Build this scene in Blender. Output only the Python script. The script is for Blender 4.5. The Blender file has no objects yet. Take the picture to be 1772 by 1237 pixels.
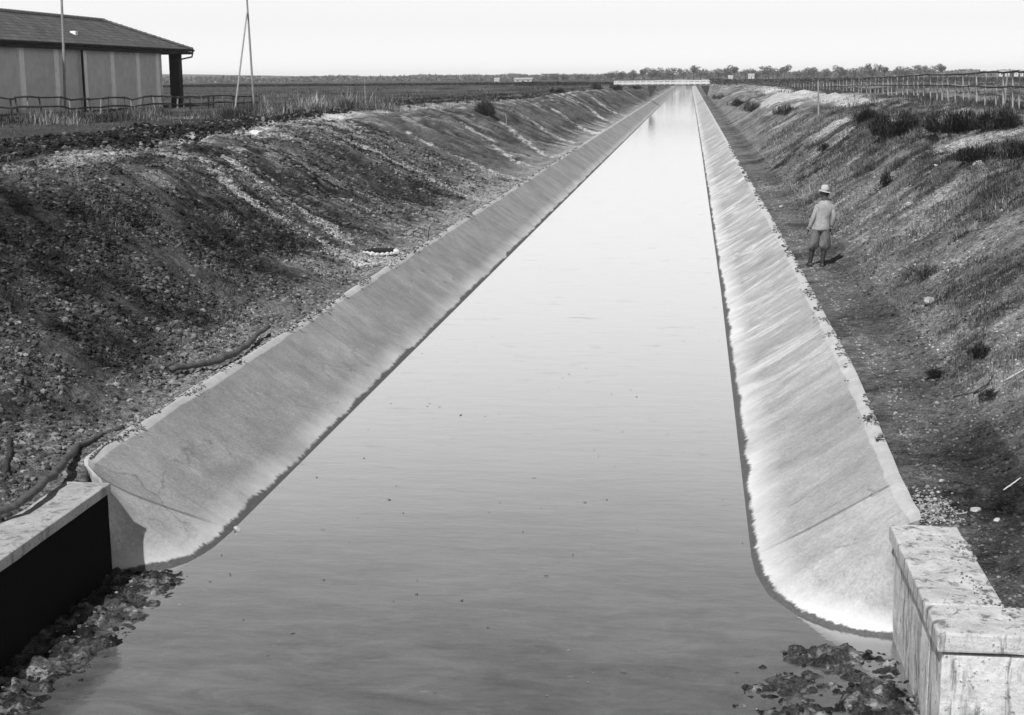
import bpy, bmesh, math, random
import numpy as np
from mathutils import Vector, Matrix
random.seed(7); rng = np.random.default_rng(11)
R = math.radians
sc = bpy.context.scene; COL = sc.collection

# ------------------------------------------------------------------ camera
F, PIT, YAW, ROLL, CH = 2500.0, R(10.96), R(6.99), R(-.46), 5.0
fw = np.array([-math.sin(YAW)*math.cos(PIT), math.cos(YAW)*math.cos(PIT), -math.sin(PIT)])
r0 = np.array([math.cos(YAW), math.sin(YAW), 0]); u0 = np.cross(r0, fw)
rt = r0*math.cos(ROLL)+u0*math.sin(ROLL); up = -r0*math.sin(ROLL)+u0*math.cos(ROLL)
cd = bpy.data.cameras.new("camera"); cam = bpy.data.objects.new("camera", cd); COL.objects.link(cam)
cam.matrix_world = Matrix(((rt[0], up[0], -fw[0], 0), (rt[1], up[1], -fw[1], 0), (rt[2], up[2], -fw[2], CH), (0, 0, 0, 1)))
cd.sensor_width = 36; cd.lens = 36*F/1772; cd.clip_end = 20000; cd.clip_start = .1
sc.camera = cam
def ray(x, y): return fw*F+rt*(x-886)+up*(618.5-y)
def at(x, y, z):                       # the point of height z seen at a pixel of the photograph
    d = ray(x, y); t = (z-CH)/d[2]; return np.array([0, 0, CH])+d*t
def atd(x, y, Y):                      # the point at distance Y along the canal
    d = ray(x, y); return np.array([0, 0, CH])+d*(Y/d[1])

# ------------------------------------------------------------------ light
SE, SA = 51.0, 19.0        # sun height; degrees from straight behind the camera towards the left
w = bpy.data.worlds.new("World"); sc.world = w; w.use_nodes = True
nt = w.node_tree; bg = nt.nodes['Background']
sky = nt.nodes.new('ShaderNodeTexSky'); sky.sky_type = 'NISHITA'; sky.sun_disc = False
sky.sun_elevation = R(SE); sky.sun_rotation = R(180+SA); sky.dust_density = 1.5; sky.air_density = 1.0; sky.ozone_density = 1
bw = nt.nodes.new('ShaderNodeRGBToBW'); nt.links.new(sky.outputs[0], bw.inputs[0])
tc = nt.nodes.new('ShaderNodeTexCoord'); sx = nt.nodes.new('ShaderNodeSeparateXYZ'); nt.links.new(tc.outputs['Generated'], sx.inputs[0])
mr = nt.nodes.new('ShaderNodeMapRange'); mr.interpolation_type = 'SMOOTHERSTEP'; nt.links.new(sx.outputs[2], mr.inputs[0])      # white summer haze low in the sky
for i_, v_ in enumerate((.03, .60, 8.5, .3)): mr.inputs[i_+1].default_value = v_
ad = nt.nodes.new('ShaderNodeMath'); ad.operation = 'ADD'; mu = nt.nodes.new('ShaderNodeMath'); mu.operation = 'MULTIPLY'; mu.inputs[1].default_value = .22
nt.links.new(bw.outputs[0], mu.inputs[0]); nt.links.new(mu.outputs[0], ad.inputs[0]); nt.links.new(mr.outputs[0], ad.inputs[1])
m3 = nt.nodes.new('ShaderNodeMapRange'); nt.links.new(sx.outputs[2], m3.inputs[0]); a3 = nt.nodes.new('ShaderNodeMath'); a3.operation = 'ADD'
for i_, v_ in enumerate((0, .035, 1.6, 0)): m3.inputs[i_+1].default_value = v_
nt.links.new(ad.outputs[0], a3.inputs[0]); nt.links.new(m3.outputs[0], a3.inputs[1]); nt.links.new(a3.outputs[0], bg.inputs[0]); bg.inputs[1].default_value = .10
sl = bpy.data.lights.new("sun", 'SUN'); sl.energy = 4.7; sl.angle = R(.5); sl.color = (1, 1, 1)
so = bpy.data.objects.new("sun", sl); COL.objects.link(so)
sdir = Vector((-math.sin(R(SA))*math.cos(R(SE)), -math.cos(R(SA))*math.cos(R(SE)), math.sin(R(SE))))
so.rotation_euler = sdir.to_track_quat('Z', 'Y').to_euler()
vs = sc.view_settings; vs.view_transform = 'Standard'; vs.look = 'None'; vs.gamma = 1; vs.exposure = 0.0; vs.use_curve_mapping = False

# ------------------------------------------------------------------ helpers
def h2(ix, iy, s):
    n = (ix.astype(np.int64)*374761393+iy.astype(np.int64)*668265263+s*974634777) & 0xffffffff
    n = ((n ^ (n >> 13))*1274126177) & 0xffffffff
    return ((n ^ (n >> 16)) & 0xffff)/65535.0
def vn(x, y, s=0):
    x = np.asarray(x, float); y = np.asarray(y, float)
    ix = np.floor(x); iy = np.floor(y); fx = x-ix; fy = y-iy
    fx = fx*fx*(3-2*fx); fy = fy*fy*(3-2*fy)
    a = h2(ix, iy, s); b = h2(ix+1, iy, s); c = h2(ix, iy+1, s); d = h2(ix+1, iy+1, s)
    return (a*(1-fx)+b*fx)*(1-fy)+(c*(1-fx)+d*fx)*fy
def fbm(x, y, s=0, o=4):
    t = 0; a = .5; n = 0
    for k in range(o):
        t = t+a*vn(x, y, s+k*17); n += a; a *= .55; x = x*2.03+5.1; y = y*2.03+1.7
    return t/n
def ss(a, b, x): t = np.clip((x-a)/(b-a), 0, 1); return t*t*(3-2*t)

def tag(o, label=None, cat=None, group=None, kind=None):
    for k, v in (('label', label), ('category', cat), ('group', group), ('kind', kind)):
        if v: o[k] = v
    return o
def empty(name, loc=(0, 0, 0), rz=0):
    o = bpy.data.objects.new(name, None); o.location = loc; o.rotation_euler = (0, 0, rz); COL.objects.link(o)
    o.empty_display_size = .3; return o
def mesh_np(name, V, Fc, mat, parent=None, smooth=False, attrs=None):
    me = bpy.data.meshes.new(name); V = np.asarray(V, np.float32); Fc = np.asarray(Fc, np.int32)
    k = Fc.shape[1]
    me.vertices.add(len(V)); me.vertices.foreach_set('co', V.ravel())
    me.loops.add(Fc.size); me.loops.foreach_set('vertex_index', Fc.ravel())
    me.polygons.add(len(Fc)); me.polygons.foreach_set('loop_start', np.arange(0, Fc.size, k, dtype=np.int32))
    me.polygons.foreach_set('use_smooth', np.full(len(Fc), smooth))
    for n, a in (attrs or {}).items():
        at_ = me.attributes.new(n, 'FLOAT', 'POINT'); at_.data.foreach_set('value', np.asarray(a, np.float32).ravel())
    me.update(calc_edges=True); me.validate()
    me.materials.append(mat)
    o = bpy.data.objects.new(name, me); COL.objects.link(o)
    if parent: o.parent = parent
    return o
class MB:
    def __init__(s): s.bm = bmesh.new()
    def box(s, c, d, rz=0, bev=0, rot=None):
        g = bmesh.ops.create_cube(s.bm, size=1); M = Matrix.Translation(c)@(rot.to_matrix().to_4x4() if rot else Matrix.Rotation(rz, 4, 'Z'))@Matrix.Diagonal((*d, 1))
        bmesh.ops.transform(s.bm, matrix=M, verts=g['verts'])
        if bev:
            es = list({e for v in g['verts'] for e in v.link_edges}); bmesh.ops.bevel(s.bm, geom=es, offset=bev, segments=2, affect='EDGES', profile=.6)
        return s
    def tube(s, pts, rad, n=8, ex=1.0, cap=True):
        pts = [Vector(p) for p in pts]; rings = []
        if not hasattr(rad, '__len__'): rad = [rad]*len(pts)
        pu = None
        for i, p in enumerate(pts):
            d = (pts[min(i+1, len(pts)-1)]-pts[max(i-1, 0)]).normalized()
            a = d.orthogonal().normalized() if pu is None else (pu-d*pu.dot(d)).normalized()
            pu = a; b = d.cross(a)
            rings.append([s.bm.verts.new(p+(a*math.cos(t*2*math.pi/n)+b*math.sin(t*2*math.pi/n)*ex)*rad[i]) for t in range(n)])
        for i in range(len(rings)-1):
            for k in range(n): s.bm.faces.new((rings[i][k], rings[i][(k+1) % n], rings[i+1][(k+1) % n], rings[i+1][k]))
        if cap: s.bm.faces.new(rings[0][::-1]); s.bm.faces.new(rings[-1])
        return s
    def loft(s, rings, n=16, cap=True, fold=0, seed=0):   # rings: (cx, cy, cz, rx, ry[, tilt])
        rr = []
        for q in rings:
            cx, cy, cz, rx, ry = q[:5]; tl = q[5] if len(q) > 5 else 0
            vsr = []
            for t in range(n):
                a = t*2*math.pi/n; f = 1+fold*math.sin(a*5+cz*14+seed)*.5+fold*.5*math.sin(a*3-cz*23)
                vsr.append(s.bm.verts.new((cx+rx*f*math.cos(a), cy+ry*f*math.sin(a), cz+tl*math.cos(a))))
            rr.append(vsr)
        for i in range(len(rr)-1):
            for k in range(n): s.bm.faces.new((rr[i][k], rr[i][(k+1) % n], rr[i+1][(k+1) % n], rr[i+1][k]))
        if cap: s.bm.faces.new(rr[0][::-1]); s.bm.faces.new(rr[-1])
        return s
    def ball(s, c, r, sub=2):
        g = bmesh.ops.create_icosphere(s.bm, subdivisions=sub, radius=1)
        r = r if hasattr(r, '__len__') else (r, r, r)
        bmesh.ops.transform(s.bm, matrix=Matrix.Translation(c)@Matrix.Diagonal((*r, 1)), verts=g['verts']); return s
    def prism(s, pts, faces):
        v = [s.bm.verts.new(p) for p in pts]
        for f in faces: s.bm.faces.new([v[i] for i in f])
        return s
    def build(s, name, mat, parent=None, smooth=False):
        bmesh.ops.recalc_face_normals(s.bm, faces=s.bm.faces)
        me = bpy.data.meshes.new(name); s.bm.to_mesh(me); s.bm.free()
        if smooth: me.polygons.foreach_set('use_smooth', [True]*len(me.polygons))
        me.materials.append(mat); o = bpy.data.objects.new(name, me); COL.objects.link(o)
        if parent: o.parent = parent
        return o
def copy_tree(o, parent=None):
    c = o.copy(); COL.objects.link(c)
    if parent: c.parent = parent
    for ch in o.children: copy_tree(ch, c)
    return c

# ------------------------------------------------------------------ materials (all neutral greys: a black and white plate)
class NT:
    def __init__(s, name, rough=.9, spec=.2):
        s.m = bpy.data.materials.new(name); s.m.use_nodes = True; s.t = s.m.node_tree
        s.b = s.t.nodes['Principled BSDF']; s.b.inputs['Roughness'].default_value = rough
        s.b.inputs['Specular IOR Level'].default_value = spec
        s.geo = s.t.nodes.new('ShaderNodeNewGeometry'); s.pos = s.geo.outputs['Position']
    def n(s, ty, **k):
        x = s.t.nodes.new(ty)
        for a, b in k.items(): setattr(x, a, b)
        return x
    def L(s, a, b): s.t.links.new(a, b)
    def m_(s, op, a, b=None, c=None, clamp=False):
        x = s.n('ShaderNodeMath', operation=op, use_clamp=clamp)
        for i, v in enumerate((a, b, c)):
            if v is None: continue
            if isinstance(v, (int, float)): x.inputs[i].default_value = v
            else: s.L(v, x.inputs[i])
        return x.outputs[0]
    def sc(s, v): # scaled position
        x = s.n('ShaderNodeVectorMath', operation='MULTIPLY'); s.L(s.pos, x.inputs[0]); x.inputs[1].default_value = v; return x.outputs[0]
    def noise(s, scale, det=5, rough=.6, vec=None, dist=0):
        x = s.n('ShaderNodeTexNoise'); x.inputs['Scale'].default_value = scale; x.inputs['Detail'].default_value = det
        x.inputs['Roughness'].default_value = rough; x.inputs['Distortion'].default_value = dist
        s.L(vec or s.pos, x.inputs['Vector']); return x.outputs[0]
    def map(s, v, a, b, c, d, smooth=False):
        x = s.n('ShaderNodeMapRange'); x.interpolation_type = 'SMOOTHSTEP' if smooth else 'LINEAR'
        s.L(v, x.inputs[0])
        for i, q in enumerate((a, b, c, d)): x.inputs[i+1].default_value = q
        return x.outputs[0]
    def mix(s, f, a, b):  # scalar mix
        x = s.n('ShaderNodeMix'); x.data_type = 'FLOAT'
        for i, v in ((0, f), (2, a), (3, b)):
            if isinstance(v, (int, float)): x.inputs[i].default_value = v
            else: s.L(v, x.inputs[i])
        return x.outputs[0]
    def attr(s, name):
        x = s.n('ShaderNodeAttribute'); x.attribute_name = name; return x.outputs['Fac']
    def col(s, v, lo=.01, hi=.88):
        v = s.m_('MAXIMUM', s.m_('MINIMUM', v, hi), lo)
        x = s.n('ShaderNodeCombineColor'); [s.L(v, x.inputs[i]) for i in range(3)]; s.L(x.outputs[0], s.b.inputs['Base Color'])
    def bump(s, h, st=.5, dist=.02):
        x = s.n('ShaderNodeBump'); x.inputs['Strength'].default_value = st; x.inputs['Distance'].default_value = dist
        s.L(h, x.inputs['Height']); s.L(x.outputs[0], s.b.inputs['Normal'])
def plain(name, v, var=.25, scale=8, rough=.85, bump=0, vec=None, spec=.2):
    t = NT(name, rough, spec); nz = t.noise(scale, 6, .65, t.sc(vec) if vec else None)
    t.col(t.map(nz, .3, .7, v*(1-var), v*(1+var)))
    if bump: t.bump(nz, .6, bump)
    return t.m

def m_ground():
    t = NT('soil', 1, 0); a = t.attr('alb'); g = t.attr('gr')
    f = t.noise(9, 8, .72); c = t.noise(38, 5, .75)
    v = t.m_('MULTIPLY', a, t.map(f, .32, .68, .35, 1.7)); v = t.m_('MULTIPLY', v, t.map(c, .33, .67, .3, 1.8))
    t.col(v, .008, .8); t.bump(t.m_('ADD', f, t.m_('MULTIPLY', c, .5)), .9, .05); return t.m
def m_lining(left):
    t = NT('lining_concrete_left' if left else 'lining_concrete_right', .85, .25)
    z = t.n('ShaderNodeSeparateXYZ'); t.L(t.pos, z.inputs[0]); X, Y, Z = z.outputs
    st = t.noise(1.0, 9, .78, t.sc((.8, 3.6, .8)), .5)       # stains running down the slope
    st2 = t.noise(1.0, 7, .72, t.sc((.5, .75, .5)), 1.2)
    blot = t.noise(2.2, 7, .7); fine = t.noise(26, 6, .82); pit = t.noise(11, 6, .75)
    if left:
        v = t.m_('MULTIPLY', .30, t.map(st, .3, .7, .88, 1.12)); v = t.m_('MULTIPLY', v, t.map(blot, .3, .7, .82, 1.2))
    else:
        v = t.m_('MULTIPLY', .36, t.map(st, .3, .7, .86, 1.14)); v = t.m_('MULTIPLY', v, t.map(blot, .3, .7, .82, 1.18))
        far = t.map(Y, 16.5, 27, 0, 1, True); far = t.m_('MULTIPLY', far, t.map(t.noise(.35, 4, .7), .40, .58, .15, 1))                  # lime washed out over the slab further along
        lime = t.m_('MULTIPLY', t.map(st2, .46, .60, 0, 1, True), far)
        v = t.mix(lime, v, t.map(st, .3, .7, .45, .88))
    v = t.m_('MULTIPLY', v, t.map(fine, .32, .68, .72, 1.26)); v = t.m_('MULTIPLY', v, t.map(pit, .60, .72, 1, .62)); v = t.m_('MULTIPLY', v, t.map(pit, .40, .28, 1, 1.25))
    # bay joints every 14 m
    jy = t.m_('ABSOLUTE', t.m_('SUBTRACT', t.m_('MODULO', t.m_('ADD', Y, 7.0), 14.0), 3.1)); jf = t.map(jy, 0, .03, .72, 1)
    v = t.m_('MULTIPLY', v, jf)
    # slanting construction joint where the slope turns to meet the wing wall
    if left: lj = t.m_('SUBTRACT', Y, t.m_('ADD', 19.14, t.m_('MULTIPLY', X, .78)))
    else: lj = t.m_('SUBTRACT', Y, t.m_('ADD', 14.97, t.m_('MULTIPLY', X, -.22)))
    v = t.m_('MULTIPLY', v, t.map(t.m_('ABSOLUTE', lj), .008, .05, .5, 1)); v = t.m_('MULTIPLY', v, t.map(lj, -.02, 0, 1.12, 1))
    big = t.noise(.5, 5, .6); v = t.m_('MULTIPLY', v, t.map(big, .35, .65, .82, 1.14))
    dk = t.noise(1.6, 8, .75, t.sc((1, 1.6, 1)), .8); v = t.m_('MULTIPLY', v, t.map(dk, .58, .70, 1, .68, True))
    vo = t.n('ShaderNodeTexVoronoi', feature='DISTANCE_TO_EDGE'); vo.inputs['Scale'].default_value = .42; wv = t.n('ShaderNodeVectorMath', operation='ADD')
    nw = t.n('ShaderNodeTexNoise'); nw.inputs['Scale'].default_value = 1.7; nw.inputs['Detail'].default_value = 6; t.L(t.pos, nw.inputs['Vector']); sw = t.n('ShaderNodeVectorMath', operation='SCALE'); sw.inputs['Scale'].default_value = .9
    t.L(nw.outputs['Color'], sw.inputs[0]); t.L(sw.outputs[0], wv.inputs[0]); t.L(t.pos, wv.inputs[1]); t.L(wv.outputs[0], vo.inputs['Vector'])
    crk = t.map(vo.outputs['Distance'], 0, .012, .62, 1); v = t.m_('MULTIPLY', v, t.mix(t.map(big, .48, .56, 0, 1), 1, crk))     # hairline cracks here and there
    pt = t.noise(2.1, 8, .78, t.sc((1, 1, 1)), 1.2); v = t.mix(t.m_('MULTIPLY', t.map(pt, .60, .68, 0, .55, True), t.map(big, .45, .55, 1, 0)), v, .62)   # flaked lime patches
    e = t.noise(1.0, 7, .8, t.sc((5, 11, 0))); e2 = t.noise(1, 4, .6, t.sc((.5, .7, 0)))
    rim = t.map(t.m_('ADD', Z, t.m_('MULTIPLY', t.m_('SUBTRACT', e2, .5), .07)), .895, .91, 0, 1, True)
    v = t.mix(t.m_('MULTIPLY', rim, .75), v, t.map(blot, .3, .7, .42, .62))
    zz = t.m_('SUBTRACT', Z, t.m_('MULTIPLY', t.m_('SUBTRACT', e, .5), .12)); zz = t.m_('SUBTRACT', zz, t.m_('MULTIPLY', t.m_('SUBTRACT', e2, .5), .13))
    lf = t.map(t.noise(.45, 4, .7), .38, .6, .35, .95)
    white = t.map(zz, .24 if left else .27, .05, 0, 1); v = t.mix(t.m_('MULTIPLY', white, lf), v, .72 if not left else .6)
    wet = t.map(zz, .055, .035, 0, 1); v = t.mix(wet, v, t.map(fine, .3, .7, .06, .14))
    t.col(v); t.bump(t.m_('ADD', t.m_('MULTIPLY', fine, .4), t.m_('ADD', blot, t.m_('MULTIPLY', st, .5))), .55, .018); return t.m
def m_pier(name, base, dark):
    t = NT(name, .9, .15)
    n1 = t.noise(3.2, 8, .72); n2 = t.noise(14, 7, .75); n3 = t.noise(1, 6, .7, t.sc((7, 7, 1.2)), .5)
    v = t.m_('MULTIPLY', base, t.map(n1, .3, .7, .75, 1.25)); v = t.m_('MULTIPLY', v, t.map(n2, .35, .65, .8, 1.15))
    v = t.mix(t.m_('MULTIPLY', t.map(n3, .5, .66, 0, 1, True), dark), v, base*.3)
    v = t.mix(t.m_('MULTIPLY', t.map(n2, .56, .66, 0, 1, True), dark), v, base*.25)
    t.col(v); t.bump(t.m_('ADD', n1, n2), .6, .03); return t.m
def m_water():
    t = NT('canal_water', .06, .5); t.b.inputs['IOR'].default_value = 1.33
    s1 = t.noise(1, 4, .6, t.sc((1.2, 3.2, 1))); s2 = t.noise(1, 3, .5, t.sc((9, 16, 1)))
    t.bump(t.m_('ADD', s1, t.m_('MULTIPLY', s2, .12)), .10, .03)
    sil = t.noise(1, 5, .6, t.sc((.3, .5, 1)))
    sc1 = t.noise(1, 7, .75, t.sc((1.1, 2.6, 1)), .6); v = t.map(sil, .3, .7, .14, .21); pz = t.n('ShaderNodeSeparateXYZ'); t.L(t.pos, pz.inputs[0]); am = t.map(pz.outputs[1], 10, 26, 1, .25); v = t.m_('MULTIPLY', v, t.mix(am, 1, t.map(sc1, .35, .65, .62, 1.36))); sc3 = t.noise(1, 5, .7, t.sc((5, 9, 1)), .3); v = t.mix(t.m_('MULTIPLY', t.map(sc3, .66, .70, 0, .5), am), v, .42); v = t.mix(t.m_('MULTIPLY', t.map(sc3, .32, .28, 0, .6), am), v, .05); t.col(v)
    scum = t.map(sc1, .54, .72, .05, .30)
    out = t.t.nodes['Material Output']; tr = t.n('ShaderNodeBsdfTransparent'); tr.inputs[0].default_value = (.6, .6, .6, 1)
    t.b.inputs['Specular IOR Level'].default_value = 0; t.b.inputs['Roughness'].default_value = 1
    gl = t.n('ShaderNodeBsdfGlossy'); gl.inputs['Color'].default_value = (1, 1, 1, 1); t.L(scum, gl.inputs['Roughness'])
    bn = [x for x in t.t.nodes if x.type == 'BUMP'][0]; t.L(bn.outputs[0], gl.inputs['Normal'])
    lw = t.n('ShaderNodeLayerWeight'); lw.inputs[0].default_value = .5
    cv = t.n('ShaderNodeFloatCurve'); t.L(lw.outputs['Facing'], cv.inputs['Value']); c = cv.mapping.curves[0]
    c.points[0].location = (0, .03); c.points[1].location = (1, .99)
    for q in ((.5, .10), (.60, .26), (.67, .44), (.74, .68), (.80, .82), (.88, .93), (.95, .98)): c.points.new(*q)
    m1 = t.n('ShaderNodeMixShader'); m1.inputs[0].default_value = .36; t.L(gl and t.b.outputs[0], m1.inputs[1]); t.L(tr.outputs[0], m1.inputs[2])
    m2 = t.n('ShaderNodeMixShader'); t.L(cv.outputs[0], m2.inputs[0]); t.L(m1.outputs[0], m2.inputs[1]); t.L(gl.outputs[0], m2.inputs[2]); t.L(m2.outputs[0], out.inputs[0])
    return t.m
def m_attr(name, rough=.8, mul=1.0, trans=0):
    t = NT(name, rough, .1); a = t.attr('alb'); t.col(t.m_('MULTIPLY', a, mul), .005, .85); return t.m
def m_tiles():
    t = NT('roof_tiles', .9, .1)
    z = t.n('ShaderNodeSeparateXYZ'); t.L(t.pos, z.inputs[0])
    b = t.n('ShaderNodeTexBrick'); cv = t.n('ShaderNodeCombineXYZ'); t.L(z.outputs[1], cv.inputs[0]); t.L(t.m_('MULTIPLY', z.outputs[2], 2.0), cv.inputs[1]); t.L(cv.outputs[0], b.inputs['Vector'])
    b.inputs['Color1'].default_value = (.10,)*3+(1,); b.inputs['Color2'].default_value = (.16,)*3+(1,); b.inputs['Mortar'].default_value = (.05,)*3+(1,)
    b.inputs['Scale'].default_value = 1; b.inputs['Brick Width'].default_value = .24; b.inputs['Row Height'].default_value = .34; b.inputs['Mortar Size'].default_value = .03
    n1 = t.noise(1.1, 7, .75)
    bwn = t.n('ShaderNodeRGBToBW'); t.L(b.outputs[0], bwn.inputs[0])
    v = t.m_('MULTIPLY', bwn.outputs[0], t.map(n1, .3, .7, .55, 1.35)); t.col(v); t.bump(bwn.outputs[0], .6, .05); return t.m
M_soil = m_ground(); M_linL = m_lining(True); M_linR = m_lining(False); M_water = m_water()
M_pierR = m_pier('pier_stone_pale', .64, 1.0); M_cap = m_pier('coping_stone', .56, 1.0); M_pierL_shade = m_pier('pier_concrete_painted_shade', .010, .6); M_pierL_shade.node_tree.nodes['Principled BSDF'].inputs['Specular IOR Level'].default_value = 0; M_capL = m_pier('coping_concrete', .42, .8)  # left wing wall: shade of its canal face put into the near-black colour
M_veg = m_attr('vegetation'); M_clod = m_attr('loose_earth', 1); M_tiles = m_tiles()
M_wood = plain('weathered_wood', .09, .4, 14, bump=.01); M_pole = plain('pole_wood', .26, .3, 6, vec=(3, 3, .5)); M_bark = plain('dark_bark', .045, .5, 20, bump=.01)
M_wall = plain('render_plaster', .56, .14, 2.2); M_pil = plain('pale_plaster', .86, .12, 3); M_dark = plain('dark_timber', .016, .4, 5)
M_white = plain('whitewash', .6, .1, 2); M_post = plain('peeled_post', .36, .35, 7); M_stone = plain('pale_stone', .55, .2, 20, bump=.01)
M_far = plain('distant_leaves', .10, .3, .3); M_hill = plain('hill_ground', .13, .15, .01)

# ------------------------------------------------------------------ terrain
def edgeL(Y): return np.interp(Y, [13.4, 13.9, 14.5, 15.2, 25, 60], [-5.98, -6.14, -6.38, -6.48, -6.50, -6.50])
def edgeR(Y): return np.interp(Y, [12.7, 13.3, 14.2, 15, 20, 34], [2.05, 2.15, 2.16, 2.16, 2.29, 2.35])
def crestL(Y): return np.interp(Y, [8, 20, 24, 28, 37, 46, 60, 80, 110, 200], [-11.2, -11.5, -11.8, -12.4, -13.9, -14.6, -15.2, -15, -13.6, -13])
def base(X, Y):
    X = np.asarray(X, float); Y = np.asarray(Y, float)
    eL = edgeL(Y); cL = crestL(Y)+.35*(fbm(Y/6, Y*0, 3, 2)-.5)
    uL = (eL-X)/(eL-cL)                                     # 0 at lining, 1 at crest
    s = np.clip((uL-.07)/.93, 0, None)
    zl = .93+2.67*np.where(s < 1, s+.06*np.sin(np.clip(s, 0, 1)*math.pi*2)*-1, 1)
    k = .10; d = (1-s)                                       # rounded crest
    zl = zl-.28*np.exp(-(d/k)**2)*1.0
    zl = np.where(s > 1, 3.60-.28*np.exp(-(d/k)**2)-.18*ss(1.0, 1.25, s), zl)
    zl = zl+.12*ss(1.0, 1.12, s)*0
    uR = X-edgeR(Y)
    rise = np.interp(uR, [-9, 0, .9, 1.3, 3.9, 4.5, 6.8, 7.6, 12, 40], [.93, .93, 1.0, 1.2, 2.95, 3.15, 3.55, 3.75, 3.78, 3.7])
    lo = np.interp(Y, [20, 60, 150, 400], [0, 0, .25, .45])  # banks a little lower far off
    zr = rise-lo*ss(1, 5, uR)
    zr = zr+.30*(fbm(X/2.2, Y/3.5, 21, 3)-.5)*ss(2.5, 5.5, uR)*2+.10*(fbm(X/.9+9, Y/1.2, 5, 3)-.5)*ss(1, 3, uR)*2
    zl = zl+.14*(fbm(X/1.3, Y/1.8, 8, 3)-.5)*ss(.05, .3, uL)*2-.3*ss(1.2, 3, uL)*np.interp(Y, [60, 300], [0, 1])
    z = np.where(X < -2, zl, zr)
    # plain far away
    z = np.where(np.abs(X) > 40, 3.4, z)
    # cut of the canal, under the lining
    zc = -1.0
    inc = ss(-.04, .10, np.where(X < -2, X-eL, eR_minus(X, Y)))
    return z*(1-inc)+zc*inc
def eR_minus(X, Y): return edgeR(Y)-X
def inside_front(X, Y): return (X > 1.95) & (Y < 10.5)

def hit(x, y, z0=.4, z1=4.4):                                # where the view ray through a pixel meets the terrain
    zs = np.linspace(z1, z0, 400); d = ray(x, y); P = np.array([0, 0, CH])[None]+d[None]*((zs-CH)/d[2])[:, None]
    g = base(P[:, 0], P[:, 1]); i = np.argmax(g >= P[:, 2]) if (g >= P[:, 2]).any() else 399
    return P[i]
def segdist(X, Y, pts):
    D = np.full(X.shape, 1e9)
    for (ax, ay), (bx, by) in zip(pts[:-1], pts[1:]):
        vx, vy = bx-ax, by-ay; t = np.clip(((X-ax)*vx+(Y-ay)*vy)/(vx*vx+vy*vy+1e-9), 0, 1)
        D = np.minimum(D, np.hypot(X-ax-t*vx, Y-ay-t*vy))
    return D
# pale runs of washed-out gravel down the left bank (pixel polylines laid onto the bank)
RUNS = [([(330, 270), (400, 325), (480, 372), (560, 425), (610, 452)], .20), ([(395, 275), (440, 312), (500, 350), (560, 388), (612, 424)], .24),
        ([(620, 250), (730, 299), (795, 338), (850, 346)], .22), ([(710, 232), (788, 270), (850, 296), (880, 306)], .24),
        ([(800, 215), (840, 238), (900, 283), (915, 287)], .26), ([(868, 212), (900, 235), (946, 269), (985, 270)], .26), ([(900, 198), (926, 212), (991, 246)], .30),
        ([(960, 190), (991, 212), (1030, 232), (1052, 226)], .32), ([(985, 170), (1016, 184), (1058, 212)], .35), ([(1030, 172), (1045, 184), (1080, 200)], .45),
        ([(545, 415), (590, 436), (600, 445)], .12), ([(600, 448), (650, 452), (690, 440)], .35)]
RW = [([tuple(hit(*p)[:2]) for p in pl], wd) for pl, wd in RUNS]
TR = [[tuple((hit(*p) if p[0] > 100 else at(*p, 3.42))[:2]) for p in pl] for pl in ([(-60, 280), (0, 270), (150, 252), (300, 233), (450, 208), (600, 190), (740, 178), (870, 170), (1000, 157), (1100, 148)],
      [(-60, 262), (0, 255), (150, 240), (300, 221), (450, 199), (600, 183), (740, 172), (870, 165), (1000, 154)])]
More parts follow.
